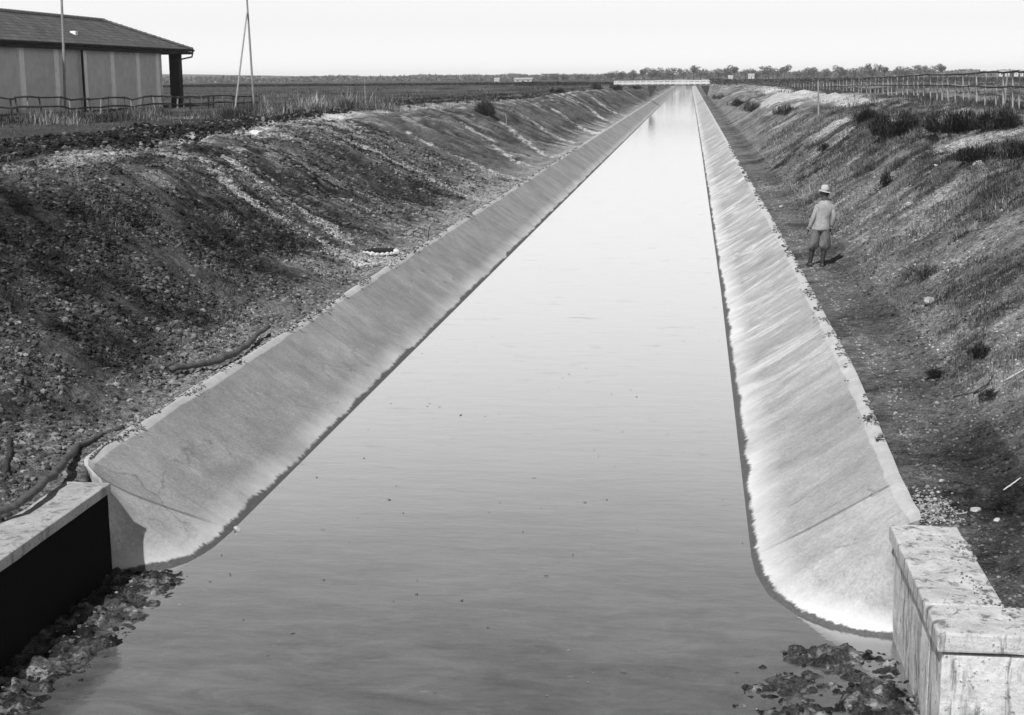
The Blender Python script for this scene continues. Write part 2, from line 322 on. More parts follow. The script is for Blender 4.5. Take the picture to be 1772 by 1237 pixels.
def region(X, Y):
    """returns albedo, roughness amplitude of the soil, grass density"""
    eL = edgeL(Y); cL = crestL(Y); s = (eL-X)/(eL-cL); uR = X-edgeR(Y)
    left = X < -2
    big = fbm(X/1.6, Y/1.6, 31, 4); med = fbm(X/.35, Y/.35, 41, 4)
    # left
    a_mul = .55+.9*ss(.35, .65, fbm(X/1.1+7, Y/1.9, 33, 3))
    toe = ss(.26, .06, s+.18*(big-.5)*2); far = ss(22, 75, Y)
    a = .060*a_mul+.045*far+.05*(med-.5)*2*ss(0, .02, .02+0*med)
    a = a+toe*(.12+.10*ss(.45, .65, big))*np.interp(Y, [13, 20, 30], [.35, .7, 1])
    cre = np.exp(-((s-1.03-.10*(big-.5))/np.interp(Y, [24, 34], [.045, .10]))**2)
    a = a+cre*np.interp(Y, [20, 28, 40, 60, 120], [.12, .20, .40, .36, .2])*ss(.30, .62, med*.6+big*.4)
    scr = ss(.50, .60, fbm(X/.9, Y/2.6, 71, 4))*ss(.55, .95, s)*ss(1.1, 1.0, s)*ss(26, 34, Y)
    a = a+.30*scr*ss(.4, .6, med)
    fl = fbm(Y/.22+.15*X, X/2.6, 75, 4)                      # fine rills running down the slope
    rm = ss(.42, .62, fbm(X/3.5, Y/3.5, 76, 2)); a = a*(1+.75*(fl-.5)*2*(.3+rm)*ss(20, 34, Y)*ss(.02, .15, s)*ss(1.2, .95, s))
    a = a+.10*rm*ss(.60, .70, fl)*ss(30, 44, Y)*ss(0, .1, s)*ss(1.1, .9, s)
    run = np.zeros_like(a)
    for pts, wd in RW:
        D = segdist(X, Y, pts); n = fbm(X/.22, Y/.22, 51, 3)
        run = np.maximum(run, ss(wd*1.5, wd*.2, D+(n-.5)*wd*3.2))
    a = a+.48*run*ss(.36, .54, med)
    out = ss(1.12, 1.3, s)
    a = a*(1-out)+out*(.06+.12*(fbm(X/5, Y/9, 61, 3)-.4))
    tr = np.zeros_like(a)
    for pts in TR: tr = np.maximum(tr, ss(.85, .3, segdist(X, Y, pts)+(med-.5)*.9))
    tr = tr*np.interp(Y, [60, 300], [1, .6]); a = a*(1-tr)+tr*.022
    amp = .9*(1-out)+.25*out; amp = amp*(1-toe*.4)*np.interp(Y, [30, 60], [1, .8])+tr*1.6
    gl = .55*out*(1-tr)+.08*ss(.5, 1, s)
    # right
    b = .175+.12*(big-.5)*2+.10*(med-.5)*2
    pale = ss(.50, .66, fbm(X/1.4+4, Y/2.6, 91, 4)); b = b+.15*pale*ss(2.0, 4.0, uR)
    fr = fbm(Y/.20-.35*X, X/1.6, 85, 4); rm = ss(.42, .6, fbm(X/2.5, Y/3.0, 86, 2)); b = b*(1+.42*(fr-.5)*2*(.25+rm)*ss(20, 40, Y)*ss(.6, 1.4, uR)*ss(6.5, 4.5, uR))+.06*rm*ss(.60, .72, fr)*ss(1, 2, uR)*ss(6, 4, uR)
    scrub = ss(.52, .64, fbm(X/1.5+31, Y/3.2, 87, 4))*ss(2.0, 3.0, uR)*ss(7, 6, uR); b = b*(1-.55*scrub)
    b = np.where(uR < 1.2, b*.8, b); b = np.maximum(b, .05)
    plat = ss(6.5, 9, uR); b = b*(1-plat)+plat*(.055+.13*ss(.5, .62, fbm(X/4, Y/12, 95, 3)))
    ridge = ss(60, 80, Y)*ss(5.6, 6.4, uR)*ss(9, 7.6, uR)*ss(260, 160, Y); b = b+.25*ridge
    track = np.exp(-((uR-.85)/.35)**2)*ss(.35, .6, med); b = b-.05*track
    gr = ss(.8, 2.0, uR)*(.35+.65*ss(.4, .6, big))
    ampr = np.where(uR < 1.2, .35, .5)
    b = b-.045*ss(24, 14, Y)
    return np.where(left, a, b), np.where(left, amp, ampr), np.where(left, gl, gr), np.where(left, tr, 0)
def detail(X, Y, amp, tr):
    n1 = fbm(X/.30, Y/.30, 101, 4)-.5; n2 = fbm(X/.10, Y/.10, 131, 3)-.5; n3 = np.abs(fbm(X/.6, Y/.6, 161, 3)-.5)
    d = amp*(.17*n1+.13*n2-.06*n3)+np.minimum(amp, 1)*(.26*(fbm(X/1.1+7, Y/1.9, 33, 3)-.5)+.10*np.minimum(0, fbm(X/.5, Y/.7, 35, 3)-.45)*4)
    d = d+tr*.30*(fbm(X/.5, Y/1.6, 171, 3)-.62)
    inc = np.minimum(np.abs(X-edgeL(Y)), np.abs(X-edgeR(Y)))
    return d*ss(.02, .45, inc)
def gz(x, y):
    X = np.array([x], float); Y = np.array([y], float); a, m, g, tr = region(X, Y)
    return float((base(X, Y)+detail(X, Y, m, tr))[0])
def seq(a, b, st, gr=1.0):
    o = [a]; sg = 1 if b > a else -1
    while (o[-1]-b)*sg < 0: o.append(o[-1]+sg*st); st *= gr
    return o
xl = seq(-6.3, -12.5, .034)+seq(-12.53, -18, .05)[0:]+seq(-18.1, -60, .12, 1.02)+seq(-62, -3500, 3, 1.12)
xs = sorted(set(np.round(xl+seq(-6.27, -5.8, .03)+seq(-5.7, 1.8, .3)+seq(1.85, 8.6, .03)+seq(8.64, 16, .05, 1.008)+seq(16.2, 60, .14, 1.025)+seq(62, 3500, 3, 1.12), 4)))
ys = [4.0, 5.0, 6.0, 6.5]
y = 6.8
while y < 60: ys.append(y); y *= 1.0036
while y < 260: ys.append(y); y *= 1.008
while y < 740: ys.append(y); y *= 1.02
while y < 7000: ys.append(y); y *= 1.09
xs = np.array(xs); ys = np.array(ys); GX, GY = np.meshgrid(xs, ys)
A, AMP, GR, TRK = region(GX, GY)
GZ = base(GX, GY)+detail(GX, GY, AMP, TRK)
GZ = np.where((GX > 1.95) & (GY < 10.55), -.6, GZ)
inn = (GX > -5.9) & (GX < 2.0); GZ = np.where(inn & (GY < 740), np.minimum(GZ, -.9), GZ); GZ = np.where((GY > 720) & (np.abs(GX) < 60), 3.3, GZ)
def grid_faces(nr, nc):
    i = np.arange(nr*nc).reshape(nr, nc); return np.stack([i[:-1, :-1], i[:-1, 1:], i[1:, 1:], i[1:, :-1]], -1).reshape(-1, 4)
g = mesh_np('ground', np.stack([GX, GY, GZ], -1).reshape(-1, 3), grid_faces(*GX.shape), M_soil, smooth=True, attrs={'alb': A, 'gr': GR})
tag(g, kind='structure')

# canal bed and water
def bed(X, Y):
    lump = fbm(X/.28, Y/.28, 201, 4)-.5; l2 = fbm(X/.09, Y/.09, 211, 3)-.5
    dl = ss(2.0, .5, X+5.9+.5*(lump))*ss(14.6, 13.5, Y)
    dr = ss(2.7, 1.0, 1.95-X+1.2*(fbm(X/.5, Y/.5, 241, 3)-.5))*ss(13.0, 12.2, Y)
    m = np.maximum(dl, dr*.95)
    return -.34+m*.372+(lump*.12+l2*.11)*(.4+.9*m), m
bx, by = np.meshgrid(np.arange(-6.1, 2.25, .025), np.array([4+.03*i for i in range(int(12/.03))]+seq(16.1, 740, .4, 1.03)))
bz, bm_ = bed(bx, by)
albb = .07-.02*bm_+.14*(fbm(bx/.2, by/.35, 221, 4)-.5)+.16*ss(.60, .68, fbm(bx/.10, by/.10, 231, 3))*ss(18, 12, by)
tag(mesh_np('canal_bed', np.stack([bx, by, bz], -1).reshape(-1, 3), grid_faces(*bx.shape), M_soil, smooth=True, attrs={'alb': np.maximum(albb, .01), 'gr': albb*0}), kind='structure')
wx, wy = np.meshgrid([-5.9, -3, 0, 1.95], seq(3, 740, 1.5, 1.05))
tag(mesh_np('water', np.stack([wx, wy, wx*0], -1).reshape(-1, 3), grid_faces(*wx.shape), M_water, smooth=True), kind='structure')

# ------------------------------------------------------------------ lining of the canal
def lining(side, name, mat):
    foot = []; top = []
    if side < 0:
        F0 = [(-5.90, 13.62), (-5.62, 13.72), (-5.35, 13.92), (-5.17, 14.15), (-5.08, 14.55), (-5.05, 15.2)]
        T0 = [(-5.86, 13.60), (-6.0, 13.85), (-6.18, 14.1), (-6.34, 14.35), (-6.44, 14.6), (-6.47, 15.2)]
        fx = lambda Y: -5.06; tx = lambda Y: -6.47
    else:
        F0 = [(1.93, 12.68), (1.62, 12.74), (1.32, 12.90), (1.05, 13.2), (.84, 13.65), (.74, 14.3), (.72, 14.85)]
        T0 = [(1.90, 12.86), (2.02, 13.0), (2.12, 13.15), (2.14, 13.4), (2.12, 13.8), (2.12, 14.3), (2.12, 14.85)]
        fx = lambda Y: float(np.interp(Y, [14.8, 20, 34, 90], [.72, .74, .80, .84])); tx = lambda Y: float(np.interp(Y, [14.8, 20, 34], [2.12, 2.25, 2.32]))
    def dens(P):
        t = np.linspace(0, 1, 30); k = np.linspace(0, 1, len(P)); return list(zip(np.interp(t, k, [p[0] for p in P]), np.interp(t, k, [p[1] for p in P])))
    foot = dens(F0); top = dens(T0)
    y = foot[-1][1]+.05
    while y < 740: foot.append((fx(y), y)); top.append((tx(y), y)); y = y+max(.05, (y-12)*.007)
    V = []; prof = [-.3, -.1, 0, .12, .25, .4, .55, .7, .82, .9, .945]
    for i, ((ax, ay), (bx_, by_)) in enumerate(zip(foot, top)):
        wob = .02*(float(fbm(np.array([ay/1.5]), np.array([side*3.0]), 301, 3)[0])-.5)*2
        for z in prof:
            t = z/.945; rp_ = 0
            if side > 0 and ay < 120: rp_ = .045*(float(fbm(np.array([ay/.55+z*.9]), np.array([z*.6]), 311, 3)[0])-.5)*min(1, (ay-12.6)/2)*min(1, z*3 if z > 0 else 0)*(1 if z < .9 else .2)
            sag = -.03*math.sin(max(0, min(1, t))*math.pi)
            V.append((ax+(bx_-ax)*t, ay+(by_-ay)*t, z+sag*(1 if i > 30 else .3)+wob*max(0, t)+rp_))
        # coping ledge, then down into the soil
        ox, oy = (bx_-ax, by_-ay); L = math.hypot(ox, oy) or 1
        if i < 45:
            q_ = min(1, i/44); ox, oy = side*(.4+.6*q_), .75*(1-q_); L = math.hypot(ox, oy)
        else: ox, oy, L = side, 0, 1
        V.append((bx_+ox/L*.03, by_+oy/L*.03, .958+wob)); V.append((bx_+ox/L*.10, by_+oy/L*.10, .95+wob)); V.append((bx_+ox/L*.11, by_+oy/L*.11, .6))
    n = len(prof)+3; o = mesh_np(name, V, grid_faces(len(foot), n), mat, smooth=True)
    md = o.modifiers.new('edge', 'EDGE_SPLIT'); md.split_angle = R(35)
    return o
tag(lining(-1, 'canal_lining', M_linL), kind='structure'); tag(lining(1, 'canal_lining', M_linR), kind='structure')

# ------------------------------------------------------------------ wing walls
def rough_box(mb, x0, x1, y0, y1, z0, z1, n=.01, st=.12, bev=.015):
    g0 = len(mb.bm.verts); mb.box(((x0+x1)/2, (y0+y1)/2, (z0+z1)/2), (x1-x0, y1-y0, z1-z0), bev=bev)
    return mb
def roughen(o, lv, s, ax=.35):
    tx = bpy.data.textures.new('chip', 'CLOUDS'); tx.noise_scale = ax; tx.noise_depth = 4
    sb = o.modifiers.new('sub', 'SUBSURF'); sb.subdivision_type = 'SIMPLE'; sb.levels = sb.render_levels = lv
    d = o.modifiers.new('d', 'DISPLACE'); d.texture = tx; d.texture_coords = 'GLOBAL'; d.strength = s; d.mid_level = .5
rw = empty('wing_wall', (1.9, 10.3, 0)); tag(rw, 'pale stone wing wall with overhanging coping, turning a corner at the right of the water', 'wall')
def P_(o, par): o.parent = par; o.matrix_parent_inverse = Matrix.Translation(par.location).inverted(); return o
b = MB(); rough_box(b, 1.90, 2.42, 10.86, 12.86, -.7, .822); rough_box(b, 1.902, 7, 10.31, 10.858, -.7, .82)
o = P_(b.build('wall_body', M_pierR), rw); roughen(o, 5, .03)
b = MB(); rough_box(b, 1.86, 2.46, 10.88, 12.92, .84, .99, bev=.02); rough_box(b, 1.86, 7.05, 10.28, 10.876, .84, .992, bev=.02)
o = P_(b.build('coping', M_cap), rw); roughen(o, 5, .03)
lw = empty('wing_wall', (-5.8, 10, 0)); tag(lw, 'low concrete wing wall with its canal face in deep shade, at the left of the water', 'wall')
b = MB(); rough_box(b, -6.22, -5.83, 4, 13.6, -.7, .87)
o = P_(b.build('wall_body', M_pierL_shade), lw); roughen(o, 5, .02)
b = MB(); rough_box(b, -6.28, -5.80, 4, 13.62, .874, .98, bev=.02)
o = P_(b.build('coping', M_capL), lw); roughen(o, 5, .03)

# ------------------------------------------------------------------ scattered stuff
_b = bmesh.new(); bmesh.ops.create_icosphere(_b, subdivisions=1, radius=1); _b.verts.ensure_lookup_table()
OCT = np.array([tuple(v.co) for v in _b.verts]); OF = np.array([[v.index for v in f.verts] for f in _b.faces]); _b.free(); NV = len(OCT)
def clods(name, X, Y, sz, alb, mat=M_clod, lift=.15, Z=None):
    n = len(X)
    if Z is None:
        a, m, g_, tr = region(X, Y); Z = base(X, Y)+detail(X, Y, m, tr)
    J = OCT[None]*(1+.5*(rng.random((n, NV, 1))-.5))*rng.uniform(.7, 1.25, (n, 1, 3))+.38*(rng.random((n, NV, 3))-.5)
    th = rng.random(n)*6.28; c, s_ = np.cos(th)[:, None], np.sin(th)[:, None]
    x = J[:, :, 0]*c-J[:, :, 1]*s_; y_ = J[:, :, 0]*s_+J[:, :, 1]*c
    V = np.stack([X[:, None]+x*sz[:, None], Y[:, None]+y_*sz[:, None], Z[:, None]+lift*sz[:, None]+J[:, :, 2]*sz[:, None]*.7], -1)
    Fc = OF[None]+NV*np.arange(n)[:, None, None]
    o = mesh_np(name, V.reshape(-1, 3), Fc.reshape(-1, 3), mat, attrs={'alb': (np.repeat(alb, NV).reshape(n, NV)*rng.uniform(.8, 1.2, (n, NV))).ravel()})
    return o
def logY(n, a, b): return np.exp(rng.uniform(math.log(a), math.log(b), n))
n = 190000; Y = logY(n, 11, 60); s = rng.random(n)**.9; X = edgeL(Y)-.12-(edgeL(Y)-crestL(Y))*1.1*s
keep = fbm(X/.8, Y/.8, 401, 3)+.25*rng.random(n) > .55; X, Y, s = X[keep], Y[keep], s[keep]; n = len(X)
a0 = region(X, Y)[0]; sz = (.009+.044*rng.random(n)**3.4)*np.interp(Y, [11, 25, 60], [.9, 1.1, 1.9])
tag(clods('soil_clods', X, Y, sz, np.clip(a0*rng.choice([.4, .9, 1.5, 2.6], n, p=[.25, .45, .24, .06])*rng.uniform(.8, 1.2, n), .015, .26), lift=-.1), kind='stuff')
n = 60000; Y = logY(n, 10.9, 70); X = edgeR(Y)+.9+rng.random(n)*6; k = fbm(X/.7, Y/.7, 461, 3)+.3*rng.random(n) > .60; X, Y = X[k], Y[k]; n = len(X)
tag(clods('bank_clods', X, Y, (.007+.030*rng.random(n)**4)*np.interp(Y, [11, 60], [.9, 1.4]), np.clip(region(X, Y)[0]*rng.choice([.35, .7, 1.15, 1.7], n, p=[.3, .35, .3, .05]), .02, .45)), kind='stuff')
n = 26000; X = []; Y = []
for pts in TR:
    pa = np.array(pts); t_ = rng.random(n//2)*(len(pa)-1.01); i_ = t_.astype(int); f_ = (t_-i_)[:, None]; q_ = pa[i_]*(1-f_)+pa[i_+1]*f_; X.append(q_[:, 0]+rng.normal(0, .45, n//2)); Y.append(q_[:, 1]+rng.normal(0, .8, n//2))
X = np.concatenate(X); Y = np.concatenate(Y); k = (Y > 20) & (Y < 140); X, Y = X[k], Y[k]
tag(clods('track_clods', X, Y, (.02+.06*rng.random(len(X))**2.5)*np.interp(Y, [25, 90], [1, 1.8]), rng.choice([.015, .025, .045, .12], len(X), p=[.4, .3, .2, .1])), kind='stuff')
n = 9000; Y = logY(n, 10.9, 60); X = edgeR(Y)+.26+rng.random(n)**1.5*2.6
a0 = region(X, Y)[0]; sz = (.006+.018*rng.random(n)**3)*np.interp(Y, [11, 60], [1, 1.6])
tag(clods('gravel', X, Y, sz, np.clip(a0*rng.uniform(.5, 2.6, n), .03, .7)), kind='stuff')
n = 13000; Xs = []; Ys = []                                   # pale rubble in the washed-out runs
for pts, wd in RW:
    q = int(n/len(RW)); t = rng.random(q)*(len(pts)-1); i = t.astype(int); f = t-i; pa = np.array(pts)
    p = pa[i]*(1-f)[:, None]+pa[i+1]*f[:, None]; Xs.append(p[:, 0]+rng.normal(0, wd*.75, q)); Ys.append(p[:, 1]+rng.normal(0, wd*1.1, q))
Xs = np.concatenate(Xs); Ys = np.concatenate(Ys); k = (Xs < edgeL(Ys)-.15); Xs, Ys = Xs[k], Ys[k]
tag(clods('washed_gravel', Xs, Ys, .010+.024*rng.random(len(Xs))**2, rng.choice([.1, .2, .34, .5], len(Xs))), kind='stuff')
# rubble by the right wall
n = 500; c = at(1592, 872, 1.0); X = c[0]+rng.normal(0, .13, n)+.1; Y = c[1]+rng.normal(0, .35, n); k = (Y > 12.97); X, Y = X[k], Y[k]
tag(clods('rubble', X, Y, .008+.014*rng.random(len(X))**2, rng.uniform(.12, .42, len(X))), kind='stuff')
n = 900; X = 2.46-np.abs(rng.normal(0, .10, n)); Y = rng.uniform(10.9, 12.9, n); X2 = rng.uniform(2.4, 4.2, 500); Y2 = 10.87-np.abs(rng.normal(0, .12, 500)); X = np.concatenate([X, X2]); Y = np.concatenate([Y, Y2]); k = fbm(X/.15, Y/.3, 471, 3) > .5; X, Y = X[k], Y[k]
tag(clods('spilled_earth', X, Y, .003+.011*rng.random(len(X))**3, rng.choice([.12, .2, .35], len(X)), Z=np.full(len(X), .993)), kind='stuff')
# leaf litter and debris at the foot of the walls
n = 9000; Y = rng.uniform(6, 14.3, n); X = np.where(rng.random(n) < .5, -5.85+np.abs(rng.normal(0, .8, n)), 1.9-np.abs(rng.normal(0, 1.0, n)))
zb, m_ = bed(X, Y); k = (m_ > .45) & (zb > -.13); X, Y, zb = X[k], Y[k], zb[k]
tag(clods('floating_debris', X, Y, .004+.028*rng.random(len(X))**5, rng.choice([.02, .045, .09, .22], len(X), p=[.4, .3, .22, .08]), Z=zb-.002), kind='stuff')

for sd in (-1, 1):
    n = 7000; Y = logY(n, 13.2, 90); e = edgeL(Y) if sd < 0 else edgeR(Y); off = np.abs(rng.normal(0, .07, n))*ss(.3, .7, fbm(Y/.5, Y*0, 431+sd, 3)); X = e+sd*.05-sd*off
    k = (Y > 14.6) & (fbm(Y/1.1, X, 441+sd, 3) > .46); X, Y = X[k], Y[k]
    tag(clods('spilled_earth', X, Y, (.006+.016*rng.random(len(X))**2)*np.interp(Y, [13, 60], [1, 2.2]), rng.choice([.04, .1, .22, .4], len(X)), Z=np.full(len(X), .955)), kind='stuff')
n = 240; Y = logY(n, 7.5, 30); X = rng.uniform(-4.9, .7, n); k = fbm(X/.9, Y/1.4, 451, 3) > .5; X, Y = X[k], Y[k]; n = len(X)
V = np.stack([X[:, None]+rng.normal(0, .012, (n, 5))*rng.uniform(.5, 1.5, (n, 1)), Y[:, None]+rng.normal(0, .012, (n, 5))*rng.uniform(.5, 1.5, (n, 1)), np.full((n, 5), .004)+rng.random((n, 5))*.006], -1)
ctr = V.mean(1, keepdims=True); ang = np.argsort(np.arctan2(V[:, :, 1]-ctr[:, :, 1], V[:, :, 0]-ctr[:, :, 0]), 1); V = np.take_along_axis(V, ang[:, :, None], 1)
Fc = np.array([[0, 1, 2], [0, 2, 3], [0, 3, 4]])[None]+5*np.arange(n)[:, None, None]
tag(mesh_np('floating_leaves', V.reshape(-1, 3), Fc.reshape(-1, 3), M_clod, attrs={'alb': np.repeat(rng.choice([.06, .12, .2, .5], n, p=[.35, .3, .3, .05]), 5)}), kind='stuff')

def blades(X, Y, Z, h, lean, wd, alb, az=None):
    """bent blades as 5-vertex strips -> 3 triangles"""
    n = len(X); az = rng.random(n)*6.283 if az is None else az
    dx, dy = np.cos(az), np.sin(az); px, py = -dy, dx
    o1 = lean*.35; o2 = lean
    def P(o, z, s): return np.stack([X+dx*o*h+px*s*wd, Y+dy*o*h+py*s*wd, Z+z*h], -1)
    lz = np.sqrt(np.clip(1-o2*o2*.6, .1, 1))
    V = np.stack([P(0, -.05, -1), P(0, -.05, 1), P(o1, .55*lz, .8), P(o1, .55*lz, -.8), P(o2, lz, 0)], 1)
    Fc = np.array([[0, 1, 2], [0, 2, 3], [3, 2, 4]])[None]+5*np.arange(n)[:, None, None]
    return V.reshape(-1, 3), Fc.reshape(-1, 3), np.repeat(alb, 5)
def surf(X, Y):
    a, m, g_, tr = region(X, Y); return base(X, Y)+detail(X, Y, m, tr), g_
# grass on the right bank
n = 260000; Y = logY(n, 10.9, 90); u_ = rng.random(n)*9+.6; X = edgeR(Y)+u_
Z, gden = surf(X, Y); cl = fbm(X/.45, Y/.45, 501, 3); cl2 = fbm(X/2.5, Y/3, 511, 3)
k = rng.random(n) < gden*ss(.42, .60, cl)*(.25+1.1*ss(.40, .6, cl2)); X, Y, Z, cl2 = X[k], Y[k], Z[k], cl2[k]; n = len(X)
h = rng.uniform(.04, .16, n)*(.6+1.0*ss(.4, .65, cl2)); V, Fc, a_ = blades(X, Y, Z, h, rng.uniform(.2, .95, n), np.interp(Y, [10, 90], [.0022, .011]), rng.choice([.05, .10, .18, .30], n, p=[.35, .3, .25, .1])*rng.uniform(.7, 1.3, n), az=rng.normal(math.pi, 1.1, n))
tag(mesh_np('grass', V, Fc, M_veg, attrs={'alb': a_}), kind='stuff')
# tangled weeds in tufts on the right bank, a few on the left
c = 2600; Yc = logY(c, 11, 75); Xc = edgeR(Yc)+1.3+rng.random(c)*6.5; k = (fbm(Xc/1.5+31, Yc/3.2, 87, 4)+.04*rng.normal(size=c) > .55); Xc, Yc = Xc[k], Yc[k]
c = 90; Y2 = logY(c, 16, 60); X2 = edgeL(Y2)-.6-rng.random(c)*7; Xc = np.concatenate([Xc, X2]); Yc = np.concatenate([Yc, Y2]); c = len(Xc)
q = 110; X = (Xc[:, None]+rng.normal(0, .13, (c, q))*rng.uniform(.5, 1.8, (c, 1))).ravel(); Y = (Yc[:, None]+rng.normal(0, .14, (c, q))).ravel(); n = len(X)
Z, _g = surf(X, Y); tone = np.repeat(rng.choice([.035, .06, .12, .24], c, p=[.4, .3, .2, .1]), q)
V, Fc, a_ = blades(X, Y, Z, np.repeat(rng.uniform(.05, .17, c), q)*rng.uniform(.4, 1.3, n), rng.uniform(.3, 1.6, n), np.interp(Y, [10, 90], [.003, .010]), tone*rng.uniform(.5, 1.7, n))
tag(mesh_np('weed_tufts', V, Fc, M_veg, attrs={'alb': a_}), kind='stuff')
# plateau grass both sides
n = 150000; Y = logY(n, 26, 320); sd = rng.random(n) < .5
X = np.where(sd, crestL(Y)-1.2-np.abs(rng.normal(0, 1, n))*Y*.22, edgeR(Y)+6+rng.random(n)*(8+Y*.20))
Z, gden = surf(X, Y); cl = fbm(X/1.2, Y/2.0, 521, 3)
trd = np.min([segdist(X, Y, p) for p in TR], 0)
k = (rng.random(n) < ss(.40, .62, cl)) & (trd > .8); X, Y, Z, cl, sd = X[k], Y[k], Z[k], cl[k], sd[k]; n = len(X)
h = rng.uniform(.03, .15, n)*(.5+1.6*ss(.5, .7, fbm(X/3, Y/5, 527, 3)))*np.interp(Y, [26, 100], [.8, 1.4]); V, Fc, a_ = blades(X, Y, Z, h, rng.uniform(.3, 1.1, n), Y*.00016+.002, (.4+1.2*fbm(X/2, Y/4, 529, 3))*rng.choice([.03, .06, .11, .2], n, p=[.35, .3, .22, .13]))
tag(mesh_np('field_grass', V, Fc, M_veg, attrs={'alb': a_}), kind='stuff')
def reedbed(name, spots, N, hh, albs, spread):
    X = []; Y = []
    for x, y_, z in spots:
        p = at(x, y_, z); X.append(p[0]+rng.normal(0, spread, N)); Y.append(p[1]+rng.normal(0, spread*1.8, N))
    X = np.concatenate(X); Y = np.concatenate(Y); Z, _ = surf(X, Y); n = len(X)
    V, Fc, a_ = blades(X, Y, Z, hh*rng.uniform(.3, 1.1, n)*(.25+1.3*ss(.35, .68, fbm(X/.9, Y/1.6, 533, 3))), rng.uniform(.1, 1.0, n), np.full(n, .008), rng.choice(albs, n)*(.25+1.6*ss(.35, .65, fbm(X/1.3+50, Y/2.2, 543, 3))))
    return tag(mesh_np(name, V, Fc, M_veg, attrs={'alb': a_}), kind='stuff')
reedbed('dry_grass', [(x, 199+random.uniform(-2, 3)-(x-440)*.06, 3.4) for x in range(455, 600, 12)]+[(x, 190, 3.4) for x in range(560, 660, 8)], 260, .62, [.3, .38, .22, .12], .6)
reedbed('tall_dry_grass', [(x, 186, 3.4) for x in (565, 572, 580, 590, 600, 612)], 200, 1.25, [.35, .42, .25], .45)
reedbed('weeds', [(x, 214-x*.03+random.uniform(-4, 5), 3.4) for x in range(-20, 450, 13)], 330, .42, [.03, .05, .12, .2], .8)
reedbed('low_weeds', [(x, 196-(x-600)*.075+random.uniform(-3, 1), 3.4) for x in range(640, 900, 14)], 120, .35, [.04, .1, .22], .9)

# ------------------------------------------------------------------ shrubs
def shrub(name, x, y_, w_, h, label, n=900, albs=(.02, .035, .06), zz=None, up_=.5, leaf=.012, group=None):
    p = hit(x, y_); z = gz(p[0], p[1]); t = empty(name, (p[0], p[1], z)); tag(t, label, 'shrub', group)
    st = MB()
    for k in range(14):
        a = rng.random()*6.28; r_ = rng.random()*.8
        e = (math.cos(a)*w_*.5*r_, math.sin(a)*w_*.5*r_, h*(1-.35*r_)); st.tube([(0, 0, -.05), (e[0]*.35, e[1]*.35, e[2]*.5), e], [.012, .008, .004], 4)
    st.build('stem', M_bark, t)
    n = int(n*2.6); w_ *= .86; th = rng.random(n)*6.28; r_ = np.sqrt(rng.random(n)); zc = rng.random(n)
    lump = .65+.5*vn(th*2.2, zc*3, int(x))
    X = np.cos(th)*r_*w_*.5*lump; Y = np.sin(th)*r_*w_*.5*lump; Z = zc*h*.75*(1-.5*r_**2)
    m2 = vn(X/w_*6+x, Y/w_*6+Z/h*4, 9) > .42; Z = Z*(.55+.8*vn(X/w_*4+y_, Y/w_*4, 19)); X, Y, Z, th = X[m2], Y[m2], Z[m2], th[m2]; n = len(X)
    V, Fc, a_ = blades(X*.85, Y*.85, Z, np.full(n, h*.17)*rng.uniform(.4, 1.6, n)**1.5, rng.uniform(.2, 1.5, n), np.full(n, leaf*.6)*rng.uniform(.6, 1.4, n), rng.choice(albs, n)*rng.uniform(.7, 1.5, n), az=th+rng.normal(0, 1.1, n))
    mesh_np('foliage', V, Fc, M_veg, t, attrs={'alb': a_}); return t
shrub('shrub', 1425, 262, .75, .42, 'small dark spiky shrub alone on the bare upper bank behind the man', 500)
shrub('shrub', 1532, 322, .45, .55, 'thin dark upright shrub on the bank to the right of the man', 260)
shrub('shrub', 1545, 238, 2.6, .95, 'wide dark shrub on the mound below the post fence, left of the broader thicket', 2600)
shrub('shrub', 1498, 212, 1.6, .75, 'dark shrub with an upright tuft, just above the wide shrub on the mound', 1500)
shrub('shrub', 1650, 232, 2.4, .85, 'broad dark thicket in the middle of the right plateau below the fence', 2600)
shrub('shrub', 1725, 222, 2.0, .7, 'dark shrub between the broad thicket and the right edge', 1600)
shrub('shrub', 1690, 278, 1.8, .45, 'low dark shrub with the white stones just below it', 1500)
shrub('shrub', 1768, 272, 1.6, .55, 'dark low shrub cut by the right edge, above the pale sandy patch', 1200)
shrub('shrub', 1360, 200, 2.2, .9, 'dark shrub on the crest beside the pale sand heap', 1300)
shrub('shrub', 1300, 193, 2.8, 1.0, 'dark shrub on the crest left of the pale sand heap', 1500)
shrub('shrub', 1275, 185, 3.0, 1.1, 'dark shrub second from the bridge along the right crest', 1500)
shrub('shrub', 1245, 172, 3.2, 1.2, 'dark shrub nearest the bridge on the right crest', 1500)
shrub('shrub', 840, 200, 1.9, 1.15, 'single rounded bush with a dark hollow on the left crest beside the track', 3000, albs=(.05, .10, .16))
shrub('shrub', 1620, 655, .42, .16, 'flat black shrub low on the near right bank', 900, leaf=.006)
shrub('shrub', 1695, 622, .48, .2, 'dark round shrub on the near right bank, above the flat black one', 1000, leaf=.006)
shrub('shrub', 1712, 690, .40, .14, 'low wispy dark shrub beside the bent stick on the near right bank', 500, albs=(.02, .05, .12), leaf=.005)
shrub('shrub', 1600, 480, 1.1, .3, 'loose tuft of dark weeds half way up the right bank below the man', 900, albs=(.03, .06, .12), leaf=.006)
for i, (x, y_, w_, h_, lb) in enumerate(((1030, 155, 3, 1.2, 'dark bush on the left crest well before the bridge'), (1065, 156, 3, 1.3, 'dark bush second from the bridge on the left crest'), (1100, 155, 3.4, 1.4, 'dark bush closest to the bridge on the left crest'), (965, 160, 2.5, .9, 'small dark bush by the far end of the rutted track'))):
    shrub('shrub', x, y_, w_, h_, lb, 1000, leaf=.03)

